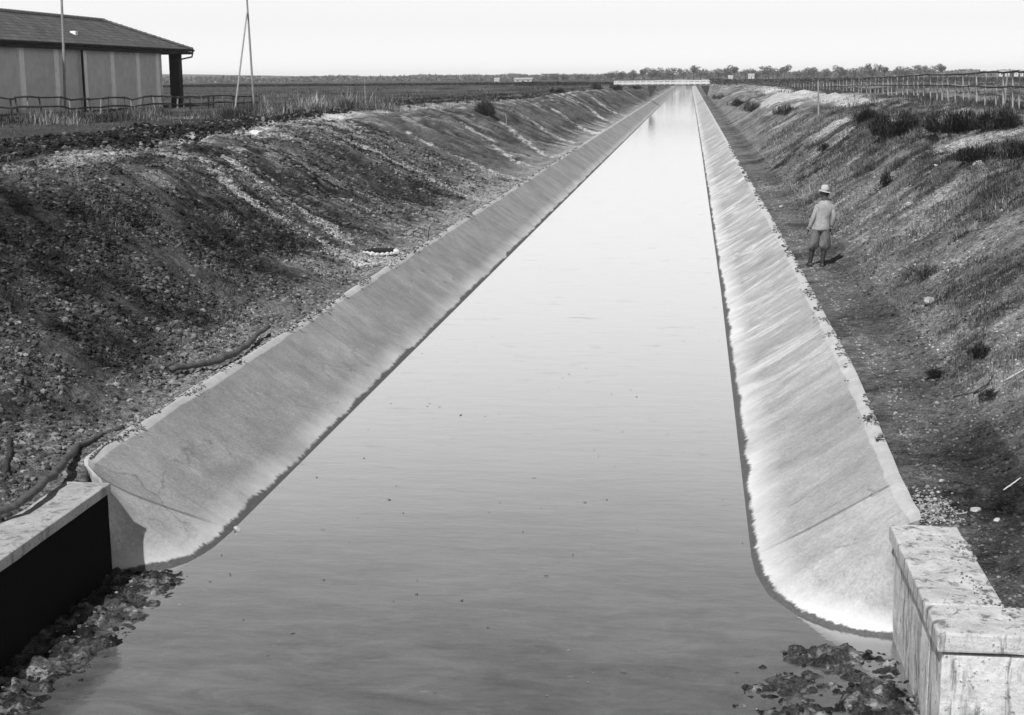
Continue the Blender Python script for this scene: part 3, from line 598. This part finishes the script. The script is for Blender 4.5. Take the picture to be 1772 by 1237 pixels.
# ------------------------------------------------------------------ branches, stones, outlet
def stick(name, px, rad, label, cat='branch', mat=M_bark, lift=.02, fork=None, z=None):
    pts = []
    for q in px:
        p = hit(*q[:2]) if len(q) == 2 else at(*q); pts.append(Vector((p[0], p[1], (max(gz(p[0], p[1]), p[2]) if len(q) == 2 else q[2])+lift)))
    fine = []
    for i in range(len(pts)-1):
        for k in range(5):
            f = k/5; v = pts[i].lerp(pts[i+1], f); fine.append(v+Vector((rng.normal(0, rad*.25), rng.normal(0, rad*.25), rng.normal(0, rad*.15))))
    fine.append(pts[-1]); c = fine[0].copy(); t = [q-c for q in fine]; m = len(t)
    b = MB(); b.tube(t, [rad*(1-.55*abs(i/m-.35)) for i in range(m)], 9)
    o = b.build(name, mat, smooth=True); o.location = c; tag(o, label, cat); return o
stick('fallen_branch', [(-30, 900, 1.06), (30, 876, 1.08), (75, 842, 1.10), (108, 806, 1.08), (136, 780), (176, 756), (212, 742)], .042, 'long crooked dark branch lying over the top of the left wing wall', mat=M_wood)
stick('fallen_branch', [(296, 640, 1.08), (341, 633, 1.06), (381, 624, 1.05), (407, 613, 1.03), (432, 598, 1.02), (446, 580, 1.03), (466, 567, 1.04)], .05, 'bent dark branch lying along the toe of the left bank near the lining edge', mat=M_wood)
stick('dead_root', [(8, 830), (14, 805), (18, 780), (16, 765)], .03, 'short black root sticking up at the left edge of the picture', 'root')
stick('twig', [(1650, 690), (1685, 682), (1708, 668), (1718, 655)], .012, 'bent bare stick on the near right bank beside the wispy shrub', 'twig')
stick('twig', [(1738, 662), (1772, 648)], .009, 'straight pale stick at the right edge, upper one', 'twig', M_stone)
stick('twig', [(1736, 852), (1750, 842), (1766, 832)], .008, 'thin white stick on the bare soil low at the right edge', 'twig', M_stone)
stick('twig', [(338, 522), (372, 532)], .012, 'short pale stick on the dark clods of the left bank', 'twig', M_wood)
p = hit(741, 416); b = MB(); b.tube([(0, 0, -.1), (.01, 0, .2), (.05, 0, .36)], [.014, .012, .008], 6)
o = b.build('stake', M_bark); o.location = (p[0], p[1], gz(p[0], p[1])); tag(o, 'thin dark stake standing at the top edge of the left lining', 'stake')
b = MB(); b.tube([(0, 0, -.1), (.01, 0, .3), (-.05, .03, .62)], [.03, .022, .015], 6)
p = hit(876, 216); o = b.build('stake', M_pole); o.location = (p[0], p[1], gz(p[0], p[1])); tag(o, 'pale leaning stake on the left bank below the rounded bush', 'stake')
M_stone2 = plain('field_stone', .40, .35, 9, bump=.02)
def rock(x, y_, r_, label, v=None, zz=None):
    p = at(x, y_, zz) if zz is not None else hit(x, y_); b = MB(); b.ball((0, 0, 0), (1, 1, 1), 2); q_ = rng.normal(size=(9, 3)); q_ /= np.linalg.norm(q_, axis=1)[:, None]; dq = rng.uniform(.45, .85, 9)
    for q in b.bm.verts:                                       # cut into an angular lump by a handful of planes
        for a_, d_ in zip(q_, dq):
            e_ = q.co.dot(Vector(a_))-d_
            if e_ > 0: q.co -= Vector(a_)*e_
        q.co = Vector((q.co.x*r_*1.15, q.co.y*r_, q.co.z*r_*.85))
    o = b.build('stone', v or M_stone2); o.location = (p[0], p[1], (gz(p[0], p[1]) if zz is None else zz)+r_*.15); tag(o, label, 'stone')
rock(1692, 287, .13, 'larger white stone below the low dark shrub on the right plateau'); rock(1620, 291, .07, 'small white stone left of the larger white one on the right plateau')
rock(900, 285, .17, 'pale stone at the foot of the left bank in front of a washed-out run'); rock(1688, 883, .05, 'round grey stone on the soil behind the right wing wall'); rock(1630, 832, .035, 'small pale stone near the top of the right lining')
rock(1725, 900, .035, 'small stone furthest right behind the right wing wall'); rock(1612, 525, .11, 'whitish lump half way up the right bank'); rock(1352, 358, .08, 'white stone beside the lining edge, in front of the man')
rock(411, 916, .045, 'white stone at the waterline on the left lining, at the joint', zz=.01); rock(1705, 858, .03, 'small dark stone near the thin white stick', M_bark)

# drain outlet
p = hit(655, 440); t = empty('drain_outlet', (p[0], p[1], gz(p[0], p[1]))); tag(t, 'small dark drain opening framed by pale stones at the foot of the left bank', 'drain')
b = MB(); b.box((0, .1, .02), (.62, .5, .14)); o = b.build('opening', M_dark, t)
b = MB()
for k in range(22):
    a = k/22*6.28; b.ball((math.cos(a)*.42, math.sin(a)*.42, .03), (random.uniform(.05, .1), random.uniform(.05, .1), random.uniform(.04, .08)), 1)
b.build('stone_surround', M_stone, t)

# ------------------------------------------------------------------ barn
bx0 = -32.9; y0, y1 = 52.0, 93.3; W = 7.0; zb0 = 3.2; ze = 6.95
barn = empty('barn', (bx0, y0, zb0)); tag(barn, 'long plastered barn with pale pilasters and a tiled hipped roof at the far left', 'barn')
def BP(mb, name, mat, par=None, sm=False):
    o = mb.build(name, mat, smooth=sm); o.parent = par or barn
    o.matrix_parent_inverse = Matrix.Translation(barn.location).inverted(); return o
b = MB(); b.box((bx0-3.0, (y0+y1-4.2)/2, (zb0+ze)/2), (6.0, y1-y0-4.2, ze-zb0)); wall = BP(b, 'wall', M_wall)
yend = y1-4.2
for x in (36, 96, 145, 193, 237, 271):
    d = ray(x, 130); yy = d[1]*(bx0/d[0]); yy = min(yy, yend-.28)
    b = MB(); b.box((bx0+.05, yy, (zb0+6.72)/2), (.12, .52, 6.72-zb0)); BP(b, 'pilaster', M_pil)
b = MB(); b.box((bx0+.04, (y0+yend)/2, 6.80), (.08, yend-y0, .16)); BP(b, 'frieze', M_pil)
d = ray(138, 130); yy = d[1]*(bx0/d[0])
b = MB(); b.tube([(bx0+.42, yy, 6.9), (bx0+.2, yy, 6.6), (bx0+.2, yy, 3.3)], .07, 8); BP(b, 'downpipe', M_dark)
# portico pier at the end
d = ray(306, 130); yp = d[1]*((bx0-.2)/d[0])
b = MB(); b.box((bx0-.25, yp, (2.9+ze)/2), (.62, .7, ze-2.9)); b.box((bx0-.25, yp, ze-.15), (.8, .9, .3)); BP(b, 'pier', M_dark); b = MB(); b.box((bx0-5.6, yp, (2.9+ze)/2), (.55, .7, ze-2.9)); BP(b, 'pier', M_dark)
# roof
ex0, ex1 = bx0+.7, bx0-6.3; ey1 = 93.0; ey0 = y0-1; rx = (ex0+ex1)/2; rz = 8.62; h_ = .12
re = ray(182, 130); ry = re[1]*(rx/re[0])
b = MB()
v = [(ex0, ey0, ze), (ex0, ey1, ze), (ex1, ey1, ze), (ex1, ey0, ze), (rx, ey0, rz), (rx, ry, rz)]
v2 = [(a, c_, z_-h_) for a, c_, z_ in v]
b.prism(v+v2, [(0, 1, 5, 4), (1, 2, 5), (2, 3, 4, 5), (6, 10, 11, 7), (7, 11, 8), (8, 11, 10, 9), (0, 6, 7, 1), (1, 7, 8, 2), (2, 8, 9, 3), (0, 4, 10, 6), (3, 9, 10, 4)])
roof = BP(b, 'roof', M_tiles)
b = MB(); b.box((ex0-.3, (ey0+ey1)/2, ze-.22), (.58, ey1-ey0-.1, .16)); b.box((rx, ey1-.3, ze-.22), (ex0-ex1-1.3, .5, .16)); BP(b, 'eaves', M_dark)
b = MB(); b.tube([(ex0+.08, ey0, ze-.05), (ex0+.08, ey1, ze-.05)], .07, 8); b.tube([(ex0+.05, ey1-.1, ze-.1), (ex0-.1, ey1+.1, ze-.45), (ex0-.75, ey1-1.9, ze-.75)], .05, 8); BP(b, 'gutter', M_dark)
b = MB()
k = ey0
while k < ry: b.tube([(rx, k, rz+.02), (rx, k+.36, rz+.05)], [.10, .12], 6); k += .38
for sx in (ex0, ex1):
    q0 = Vector((rx, ry, rz)); q1 = Vector((sx, ey1, ze)); L = (q1-q0).length; m = int(L/.38)
    for i in range(m): b.tube([q0.lerp(q1, i/m)+Vector((0, 0, .03)), q0.lerp(q1, (i+.95)/m)+Vector((0, 0, .05))], [.10, .12], 6)
P2 = BP(b, 'ridge_tiles', plain('ridge_tile', .2, .4, 3))
d = ray(127, 66); t_ = (bx0-.6)/d[0]; b = MB(); b.box((bx0-.55, d[1]*t_, 7.48), (.34, .36, .42), bev=.05); BP(b, 'roof_vent', M_pil)

# ------------------------------------------------------------------ poles
def pole(name, loc, segs, label, cat='pole'):
    t = empty(name, loc); tag(t, label, cat); return t
p = at(113, 197, 3.35); q = atd(104, -60, p[1]); b = MB(); b.tube([(0, 0, -.4), (q-p)*.5+np.array([.03, 0, 0]), q-p], [.075, .07, .055], 10)
o = b.build('utility_pole', M_pole); o.location = p; tag(o, 'single tall wooden pole standing in front of the barn', 'pole')
p = at(440, 187, 3.35); p2 = at(405, 190, 3.35); q = atd(424, -50, p[1]); q2 = atd(427.5, 22, p[1]-.1)
t = empty('braced_pole', p); tag(t, 'wooden pole with a slanting brace forming a narrow letter A, right of the barn', 'pole')
MB().tube([(0, 0, -.4), (q-p)*.5, q-p], [.065, .06, .045], 10).build('pole_shaft', M_pole, t)
MB().tube([p2-p+np.array([0, 0, -.3]), q2-p], [.055, .04], 10).build('brace', M_pole, t)

# ------------------------------------------------------------------ rustic fence at the left
px = [-70, -45, -22, -2, 22, 33, 51, 73, 104, 124, 141, 156, 174, 188, 218, 230, 246, 259, 269, 283, 295, 308, 318, 330, 350, 362, 370, 388, 405, 412, 424, 436, 448, 460, 472]
fp = []
for x in px:
    yb = float(np.interp(x, [-70, 0, 75, 318, 440, 480], [208, 205, 203, 190.5, 186.5, 185])); p = at(x, yb, 3.35); p[2] = gz(p[0], p[1])-.05; fp.append(p)
fence = empty('rustic_fence', fp[4]); tag(fence, 'crooked fence of rough poles and two bent rails in front of the barn', 'fence')
O = Vector(fp[4])
tops = []
for i, p in enumerate(fp):
    hgt = (float(np.interp(px[i], [-70, 0, 318, 440, 480], [37, 36, 26, 21, 18]))*p[1]/2500)*random.uniform(.98, 1.03)
    l1, l2 = random.uniform(-.12, .12), random.uniform(-.1, .1)
    b = MB(); p = Vector(p)-O; b.tube([p+Vector((0, 0, -.2)), p+Vector((l1*.3, l2, hgt*.5)), p+Vector((l1, l2, hgt))], [.06, .05, .045], 6); b.build('post', M_wood if i % 3 else M_pole, fence)
    tops.append((p, hgt, l1, l2))
for fr in (.93, .45):
    for j in range(0, len(tops)-4, 4):
        pts = []
        for (p, hgt, l1, l2) in tops[j:j+5]: pts.append(p+Vector((l1*fr+.06, l2, hgt*fr+random.uniform(-.02, .02))))
        MB().tube(pts, [.055, .045, .05, .04, .035], 6).build('rail', M_bark, fence)

# ------------------------------------------------------------------ post fence at the right
kx = [1300, 1400, 1500, 1600, 1700, 1772, 1850]; ky = [158, 162, 164.5, 170, 180, 187, 196]; kt = [149, 141, 134.5, 128.5, 124.5, 121.5, 119]
xs_ = []; x = 1868.0; st = 25.
while x > 1302:
    xs_.append(x+random.uniform(-.18, .18)*st); st = float(np.interp(x, [1300, 1420, 1560, 1700, 1800], [4.6, 5.0, 8.5, 13.5, 17])); x -= st
rf = None; rp = []
for x in xs_:
    yb = np.interp(x, kx, ky); yt = np.interp(x, kx, kt); Yd = 1.35*2500/(yb-yt); p = atd(x, yb, Yd); q = atd(x, yt, Yd); rp.append((Vector(p), Vector(q)))
rf = empty('post_fence', rp[8][0]); tag(rf, 'long fence of thin pale posts with two dark rails across the right plateau', 'fence'); O = rf.location.copy()
for i, (p, q) in enumerate(rp[:99]):
    j = Vector((random.uniform(-.05, .05), 0, random.uniform(-.06, .05))); r_ = random.uniform(.028, .05)*np.interp(p.y, [50, 120], [.9, 1.2])
    MB().tube([p-O-Vector((0, 0, .5)), (p+q)/2-O+j*.5, q-O+j], [r_, r_, r_*.8], 6).build('post', M_post, rf)
for fr, rr in ((.97, .036), (.55, .03)):
    for j in range(0, min(95, len(rp)-1), 6):
        pts = [rp[min(k_, len(rp)-1)][0].lerp(rp[min(k_, len(rp)-1)][1], fr)-O+Vector((-.04, -.05, random.uniform(-.03, .03))) for k_ in range(j, min(j+7, len(rp)))]
        if len(pts) > 1: MB().tube(pts, rr, 6).build('rail', M_bark, rf)
p = atd(1417, 182, 75.); q = atd(1416, 139, 75.); b = MB(); b.tube([(0, 0, -.5), (q-p)], [.05, .04], 8); o = b.build('lone_post', M_pole); o.location = p; tag(o, 'pale lone post standing nearer than the post fence, above the crest', 'post')
p = at(1738, 184, 3.7); o = MB().tube([(0, 0, -.3), (.02, 0, .8), (.06, 0, 1.25)], [.06, .04, .035], 8).build('lone_post', M_pole); o.location = p; tag(o, 'thick pale post with a swollen foot in front of the fence near the right edge', 'post')
# pale sand heap on the right crest and pale strip before the fence
p = hit(1350, 171); hx, hy = np.meshgrid(np.linspace(-2.2, 2.2, 60), np.linspace(-9, 9, 90)); rr = np.hypot(hx/2.1, hy/8.6)
hz = .45*np.exp(-(rr*1.6)**2)*(1+.5*(fbm(hx, hy/2, 77, 3)-.5))-.05; PX, PY = hx+p[0], hy+p[1]; hz = hz+base(PX, PY)-.02
o = mesh_np('sand_heap', np.stack([hx, hy, hz-p[2]], -1).reshape(-1, 3), grid_faces(90, 60), plain('pale_sand', .42, .3, 2, bump=.03), smooth=True); o.location = p; tag(o, 'low heap of pale sand on the right crest in front of the fence', 'sand heap')

# ------------------------------------------------------------------ far things
def far_leaves(n, w_, h, sz, albs, z0=.15, seed=0, lobes=7):
    c = [(rng.normal(0, w_*.22), rng.normal(0, w_*.22), h*(z0+(1-z0)*rng.uniform(.35, .78)), w_*rng.uniform(.16, .3)) for _ in range(lobes)]
    i = rng.integers(0, lobes, n); c = np.array(c)[i]; d = rng.normal(size=(n, 3)); d /= np.linalg.norm(d, axis=1)[:, None]
    P = c[:, :3]+d*(c[:, 3]*rng.uniform(.5, 1.05, n))[:, None]; P[:, 2] = np.clip(P[:, 2], h*z0*.5, h*1.05)
    a = rng.normal(size=(n, 3)); b_ = rng.normal(size=(n, 3)); s = sz*rng.uniform(.5, 1.3, n)[:, None]
    V = np.stack([P+a*s*.6, P+b_*s*.6, P-(a+b_)*s*.5], 1).reshape(-1, 3)
    return V, np.arange(3*n).reshape(-1, 3), np.repeat(rng.choice(albs, n), 3)
protos = []
for k in range(5):
    t = empty('distant_tree'); hh = [5.2, 6.2, 4.6, 7.0, 5.6][k]; ww = [6.5, 5.6, 7.2, 4.6, 8][k]
    V, Fc, a_ = far_leaves(900, ww, hh, .34, [.09, .13, .17], z0=.12, lobes=8+k)  # crown greys lightened, distance haze painted into the leaf colour
    mesh_np('crown', V, Fc, M_veg, t, attrs={'alb': a_}); MB().tube([(0, 0, -.3), (.1, 0, hh*.6)], [.22, .1], 6).build('trunk', M_bark, t); protos.append(t)
used = set(); tx_ = [940, 958, 976, 1000, 1016, 1037, 1056, 1078, 1096, 1113, 1128, 1146, 1164, 1183, 1200, 1212, 1228, 1243, 1260, 1270, 1290, 1306, 1330, 1345, 1358, 1378, 1398, 1408, 1427, 1452, 1462, 1478, 1492, 1510, 1530, 1552, 1566, 1590, 1608, 1630]
for i, x in enumerate(tx_):
    k = (i*7) % 5 if x > 1080 else (i*3) % 3; s_ = (.62 if x < 1040 else .9 if x < 1120 else 1.0)*random.uniform(.85, 1.15)
    t = protos[k] if k not in used else copy_tree(protos[k]); used.add(k)
    Yd = random.uniform(640, 760); p = atd(x, 134, Yd); t.location = (p[0], p[1], 3.1); t.scale = (s_, s_, s_); t.rotation_euler.z = random.random()*6.28
    lb, gp = (('small grey tree on the horizon between the wide white farmhouse and the bridge', 'distant trees left of the bridge') if x < 1062 else
              ('round grey tree on the horizon straight behind the white railing of the bridge', 'distant trees behind the bridge') if x < 1228 else
              ('round grey tree on the horizon above the far low end of the post fence', 'distant trees just right of the bridge') if x < 1417 else
              ('round grey tree on the horizon behind the post fence, right of the lone post', 'distant trees behind the post fence'))
    tag(t, lb, 'tree', gp)
for k in range(5):
    if k not in used: protos[k].location = (60*k+200, 760, 3.1)
def wood(name, x0, x1, Yd, hmax, n, albs, ybase=0, thick=60, sz=.9):
    P0 = atd(x0, 140, Yd); P1 = atd(x1, 140, Yd); X = rng.uniform(P0[0], P1[0], n); Y = Yd+rng.uniform(0, thick, n)
    prof = .45+.65*fbm(X/14, Y*0, 601, 4); Z = 3.1+rng.random(n)**.8*hmax*prof; P = np.stack([X, Y, Z], -1)
    a = rng.normal(size=(n, 3)); b_ = rng.normal(size=(n, 3)); V = np.stack([P+a*sz*.6, P+b_*sz*.6, P-(a+b_)*sz*.5], 1).reshape(-1, 3)
    return tag(mesh_np(name, V, np.arange(3*n).reshape(-1, 3), M_veg, attrs={'alb': np.repeat(rng.choice(albs, n), 3)}), kind='stuff')
wood('distant_woods', -200, 1150, 900, 4.8, 26000, [.10, .14, .19], sz=.8)  # both woods: pale leaf greys carry distance haze in their colour
wood('distant_woods', 1150, 1900, 980, 5.0, 16000, [.10, .14, .18], sz=.8)
wood('hedge', -150, 1090, 330, 1.05, 22000, [.015, .025, .04], thick=22, sz=.22)
wood('brush', 1240, 1950, 300, 1.3, 14000, [.03, .05, .09], thick=120, sz=.25)
# hills on the horizon
hxp = np.linspace(-1300, -60, 160); prof = 5*np.exp(-((hxp+650)/140)**2)+5*fbm(hxp/120, hxp*0, 701, 4)*ss(-100, -400, hxp)+3
V = []; ncol = 6
for x_, h in zip(hxp, prof):
    for k, f in enumerate((0, .55, .85, 1, .8, 0)): V.append((x_, 1500+k*60, 2+h*f))
tag(mesh_np('hills', V, grid_faces(160, 6), M_hill, smooth=True), kind='structure')

# footbridge / road bridge far along the canal
Yb = 250.; L0 = atd(1062, 140, Yb)[0]; R0 = atd(1228, 140, Yb)[0]
br = empty('bridge', ((L0+R0)/2, Yb, 3.4)); tag(br, 'low bridge with a white railing crossing the canal far away', 'bridge'); c0 = (L0+R0)/2
MB().box((0, 1.5, .15), (R0-L0, 3.2, .14)).build('deck', M_wood, br)
b = MB(); b.box((0, 0, .87), (R0-L0, .18, .14)); b.box((0, 0, .52), (R0-L0, .14, .34)); b.build('parapet', M_white, br)
n = 16
for i in range(n): MB().box((-(R0-L0)/2+(i+.5)*(R0-L0)/n, -.03, .58), (.22, .3, .7)).build('railing_post', M_white, br)
for s_, xx in ((-1, -5.6-c0), (1, 1.8-c0)):
    MB().prism([(xx, 0, .0), (xx+s_*1.5, 0, .0), (xx+s_*1.1, 0, -1.8), (xx, 3, .0), (xx+s_*1.5, 3, .0), (xx+s_*1.1, 3, -1.8)], [(0, 1, 2), (3, 5, 4), (0, 3, 4, 1), (1, 4, 5, 2), (2, 5, 3, 0)]).build('abutment', M_bark, br)
# far white houses
def house(x, ybase, w_, h, Yd, label):
    p = atd(x, ybase, Yd); px_ = Yd/2500; t = empty('farmhouse', p); tag(t, label, 'house'); ww, hh = w_*px_, h*px_
    MB().box((0, 0, hh*.3), (ww, ww*.6, hh*.9)).build('wall', M_white, t)
    z0, z1 = hh*.752, hh*1.25; a, c_ = ww*.54, ww*.34
    MB().prism([(-a, -c_, z0), (a, -c_, z0), (a, c_, z0), (-a, c_, z0), (-a, 0, z1), (a, 0, z1)], [(0, 1, 5, 4), (2, 3, 4, 5), (0, 4, 3), (1, 2, 5), (0, 3, 2, 1)]).build('roof', plain('pale_roof', .35, .2, .5), t)
    MB().box((0, -ww*.3-.03, hh*.2), (ww*.12, .06, hh*.5)).build('door', M_dark, t)
    for s_ in (-.3, .3): MB().box((ww*s_, -ww*.3-.03, hh*.4), (ww*.1, .06, hh*.22)).build('window', M_dark, t)
house(906, 142, 30, 6, 620, 'wide low white farmhouse on the left horizon, before the trees begin')
house(860, 142, 9, 6, 640, 'small white farmhouse left of the wide low one on the horizon')
house(1264, 139, 8, 7, 560, 'small white farmhouse just right of the bridge')
house(1300, 135, 10, 6, 600, 'pale farmhouse among the trees right of the bridge')
house(1737, 131, 16, 7, 420, 'white farmhouse seen between the fence posts at the right, left one of two')
house(1762, 131, 14, 7, 420, 'white farmhouse seen between the fence posts at the far right edge')

# ------------------------------------------------------------------ the man
def man():
    p = at(1416, 459, 1.0); z = base(np.array([p[0]]), np.array([p[1]]))[0]; p = at(1416, 459, float(z))
    t = empty('person', (p[0], p[1], gz(p[0], p[1])+.0)); t.scale = (.93, .95, 1)
    tag(t, 'man in pale jacket, light brimmed hat and baggy breeches, back turned, beside the right lining', 'person')
    M_skin = plain('skin', .07, .15, 20); M_jack = plain('jacket_cloth', .30, .25, 12, bump=.02); M_brch = plain('breeches_cloth', .15, .25, 14, bump=.02)
    M_boot = plain('boot_leather', .03, .4, 30, .5); M_hat = plain('straw_hat', .42, .25, 40); M_hair = plain('hair', .015, .3, 40); M_band = plain('hat_band', .3, .1, 30)
    # body: one skin, voxel-remeshed into a continuous surface
    b = MB(); hx = .10
    def cap(a, c, r1, r2): b.tube([a, Vector(a).lerp(Vector(c), .5), c], [r1, (r1+r2)/2*1.04, r2], 12); b.ball(a, r1*.99, 2); b.ball(c, r2*.99, 2)
    lF, rF = Vector((-.185, .06, 0)), Vector((.085, -.04, 0))
    lK, rK = Vector((-.135, .12, .45)), Vector((.125, .05, .46)); lH, rH = Vector((-.03, 0, .86)), Vector((.13, 0, .87))
    cap(lH, lK, .085, .055); cap(lK, lF+Vector((0, 0, .09)), .055, .038); cap(rH, rK, .085, .055); cap(rK, rF+Vector((0, 0, .09)), .055, .038)
    for f, dx in ((lF, -.06), (rF, .0)): cap(f+Vector((-dx*.2, -.05, .045)), f+Vector((dx, .16, .03)), .042, .032)
    b.loft([(.05, 0, .80, .13, .10), (.05, 0, .92, .155, .11), (.07, 0, 1.08, .13, .10), (.09, .0, 1.22, .17, .115), (.10, 0, 1.34, .175, .10), (.10, 0, 1.41, .10, .07), (.10, .01, 1.50, .055, .055), (.10, .02, 1.56, .053, .055)], 20)
    hd = Vector((.098, .03, 1.585)); b.ball(hd, (.092, .078, .112), 3)                    # head, face turned to -X
    b.ball(hd+Vector((-.055, .005, -.045)), (.045, .052, .06), 2)                        # jaw
    b.tube([hd+Vector((-.085, .005, .02)), hd+Vector((-.118, .008, -.02)), hd+Vector((-.088, .005, -.03))], [.008, .016, .01], 6)  # nose
    b.ball(hd+Vector((-.088, .004, -.058)), (.012, .024, .012), 1); b.ball(hd+Vector((-.078, .005, .03)), (.018, .045, .012), 1)
    for s_ in (-1, 1): b.ball(hd+Vector((.008, s_*.08, -.012)), (.018, .01, .03), 2)
    arms = {}
    for s_, sh, el, wr in ((-1, (-.055, 0, 1.33), (-.15, -.02, 1.06), (-.235, .05, .82)), (1, (.255, 0, 1.33), (.325, -.05, 1.08), (.275, .05, .85))):
        sh, el, wr = map(Vector, (sh, el, wr)); cap(sh, el, .052, .04); cap(el, wr, .04, .026)
        d = (wr-el).normalized(); pc = wr+d*.055; b.ball(pc, (.022, .036, .048), 2)
        for k in range(4):
            r_ = pc+Vector((0, (k-1.5)*.018, 0))+d*.03; L = (.062, .074, .07, .054)[k]; c1 = r_+d*L*.5; c2 = c1+(d+Vector((-s_*.5, .1, 0))).normalized()*L*.5
            b.tube([r_, c1, c2], [.0095, .009, .0075], 6)
        th = wr+d*.02; b.tube([th, th+Vector((-s_*.01, .035, -.03)), th+Vector((-s_*.015, .045, -.062))], [.011, .01, .008], 6)
        arms[s_] = (sh, el, wr, d)
    o = b.build('body', M_skin, t, True); m = o.modifiers.new('skin', 'REMESH'); m.mode = 'VOXEL'; m.voxel_size = .0085; m.use_smooth_shade = True
    # jacket with sleeves
    b = MB(); b.loft([(.035, -.005, .775, .235, .17), (.045, -.005, .85, .205, .155), (.055, 0, .95, .18, .14), (.07, 0, 1.06, .162, .13), (.085, 0, 1.18, .185, .14), (.10, 0, 1.27, .205, .142), (.103, 0, 1.33, .205, .128), (.103, 0, 1.375, .165, .108), (.102, .005, 1.415, .11, .085), (.10, .01, 1.45, .072, .068)], 32, fold=.10)
    jk = b.build('jacket', M_jack, t, True); sb = jk.modifiers.new('s', 'SUBSURF'); sb.levels = sb.render_levels = 2
    for s_, (sh, el, wr, d) in arms.items():
        b = MB(); q = [sh+Vector((-s_*.035, 0, .012)), sh, sh.lerp(el, .5), el-Vector((0, 0, .0)), el.lerp(wr, .45), wr+d*.0]
        b.tube(q, [.05, .066, .062, .056, .05, .044], 14); sl_ = b.build('sleeve', M_jack, jk, True); q_ = sl_.modifiers.new('s', 'SUBSURF'); q_.levels = q_.render_levels = 2
        b = MB(); b.tube([wr-d*.005, wr+d*.006], [.049, .049], 14); b.build('cuff', M_jack, jk)
    b = MB(); b.loft([(.10, .008, 1.42, .085, .075), (.10, .012, 1.45, .078, .07), (.10, .015, 1.485, .062, .058)], 20); b.build('collar', M_jack, jk, True)
    # breeches: wide legs gathered under the knee
    b = MB()
    for H_, K_, s_ in ((lH, lK, -1), (rH, rK, 1)):
        G = K_+Vector((0, 0, -.09)); rings = []
        for f, r1, r2 in ((-.12, .11, .115), (.1, .118, .125), (.35, .125, .132), (.6, .142, .14), (.8, .15, .142), (.92, .135, .13), (1.0, .075, .08), (1.04, .056, .06)):
            c = H_.lerp(G, f); rings.append((c.x, c.y-.01, c.z, r1*(.93), r2, s_*-.015*f))
        b.loft(rings, 32, fold=.2, seed=s_)
    b.loft([(.05, 0, .74, .17, .12), (.05, 0, .86, .175, .125), (.05, 0, .96, .15, .11)], 24)
    br_ = b.build('breeches', M_brch, t, True); sb = br_.modifiers.new('s', 'SUBSURF'); sb.levels = sb.render_levels = 1
    for f, K_, dx in ((lF, lK, -.06), (rF, rK, 0)):
        b = MB(); a = K_+Vector((0, 0, -.06)); an = f+Vector((0, 0, .10))
        b.tube([a, a.lerp(an, .25), a.lerp(an, .6), an, f+Vector((0, -.01, .06)), f+Vector((0, -.005, .012))], [.058, .064, .056, .046, .05, .052], 14)
        b.loft([(f.x+dx*.5, f.y+.055, .0, .052, .145), (f.x+dx*.5, f.y+.055, .025, .054, .147), (f.x+dx*.4, f.y+.05, .055, .048, .13), (f.x+dx*.3, f.y+.03, .085, .042, .085)], 16)
        b.build('boot', M_boot, t, True)
    # hair and hat
    b = MB(); b.ball(hd+Vector((.018, 0, .02)), (.085, .083, .098), 3); b.build('hair', M_hair, t, True)
    hc = hd+Vector((0.0, 0, .052)); ht = empty_hat = MB()
    ht.loft([(hc.x, hc.y, hc.z+.004, .098, .088), (hc.x, hc.y, hc.z+.03, .097, .087), (hc.x, hc.y, hc.z+.085, .088, .078), (hc.x, hc.y, hc.z+.118, .07, .06), (hc.x, hc.y, hc.z+.128, .04, .036)], 24)
    n = 32; rg = []
    for r1, zz in ((.09, .0), (.12, -.005), (.146, -.016), (.150, -.023), (.146, -.026), (.11, -.012), (.088, -.006)):
        rg.append((hc.x, hc.y, hc.z+zz, r1, r1*.95, -.034*r1/.16))
    ht.loft(rg, n, cap=False); hat = ht.build('hat', M_hat, t, True)
    b = MB(); b.loft([(hc.x, hc.y, hc.z+.006, .1, .09), (hc.x, hc.y, hc.z+.03, .0995, .0895)], 24, cap=False); b.build('hat_band', M_band, hat, True)
    return t
man()

# ------------------------------------------------------------------ summer haze over the plain
hm = bpy.data.materials.new('haze_air'); hm.use_nodes = True; ht = hm.node_tree; ht.nodes.clear()
ho = ht.nodes.new('ShaderNodeOutputMaterial'); hv = ht.nodes.new('ShaderNodeVolumePrincipled'); hv.inputs['Color'].default_value = (.95, .95, .95, 1)
hv.inputs['Density'].default_value = .00022; hv.inputs['Anisotropy'].default_value = 0; ht.links.new(hv.outputs[0], ho.inputs['Volume'])
o = MB().box((0, 990, 6.0), (7400, 2200, 18)).build('haze', hm); tag(o, kind='stuff')
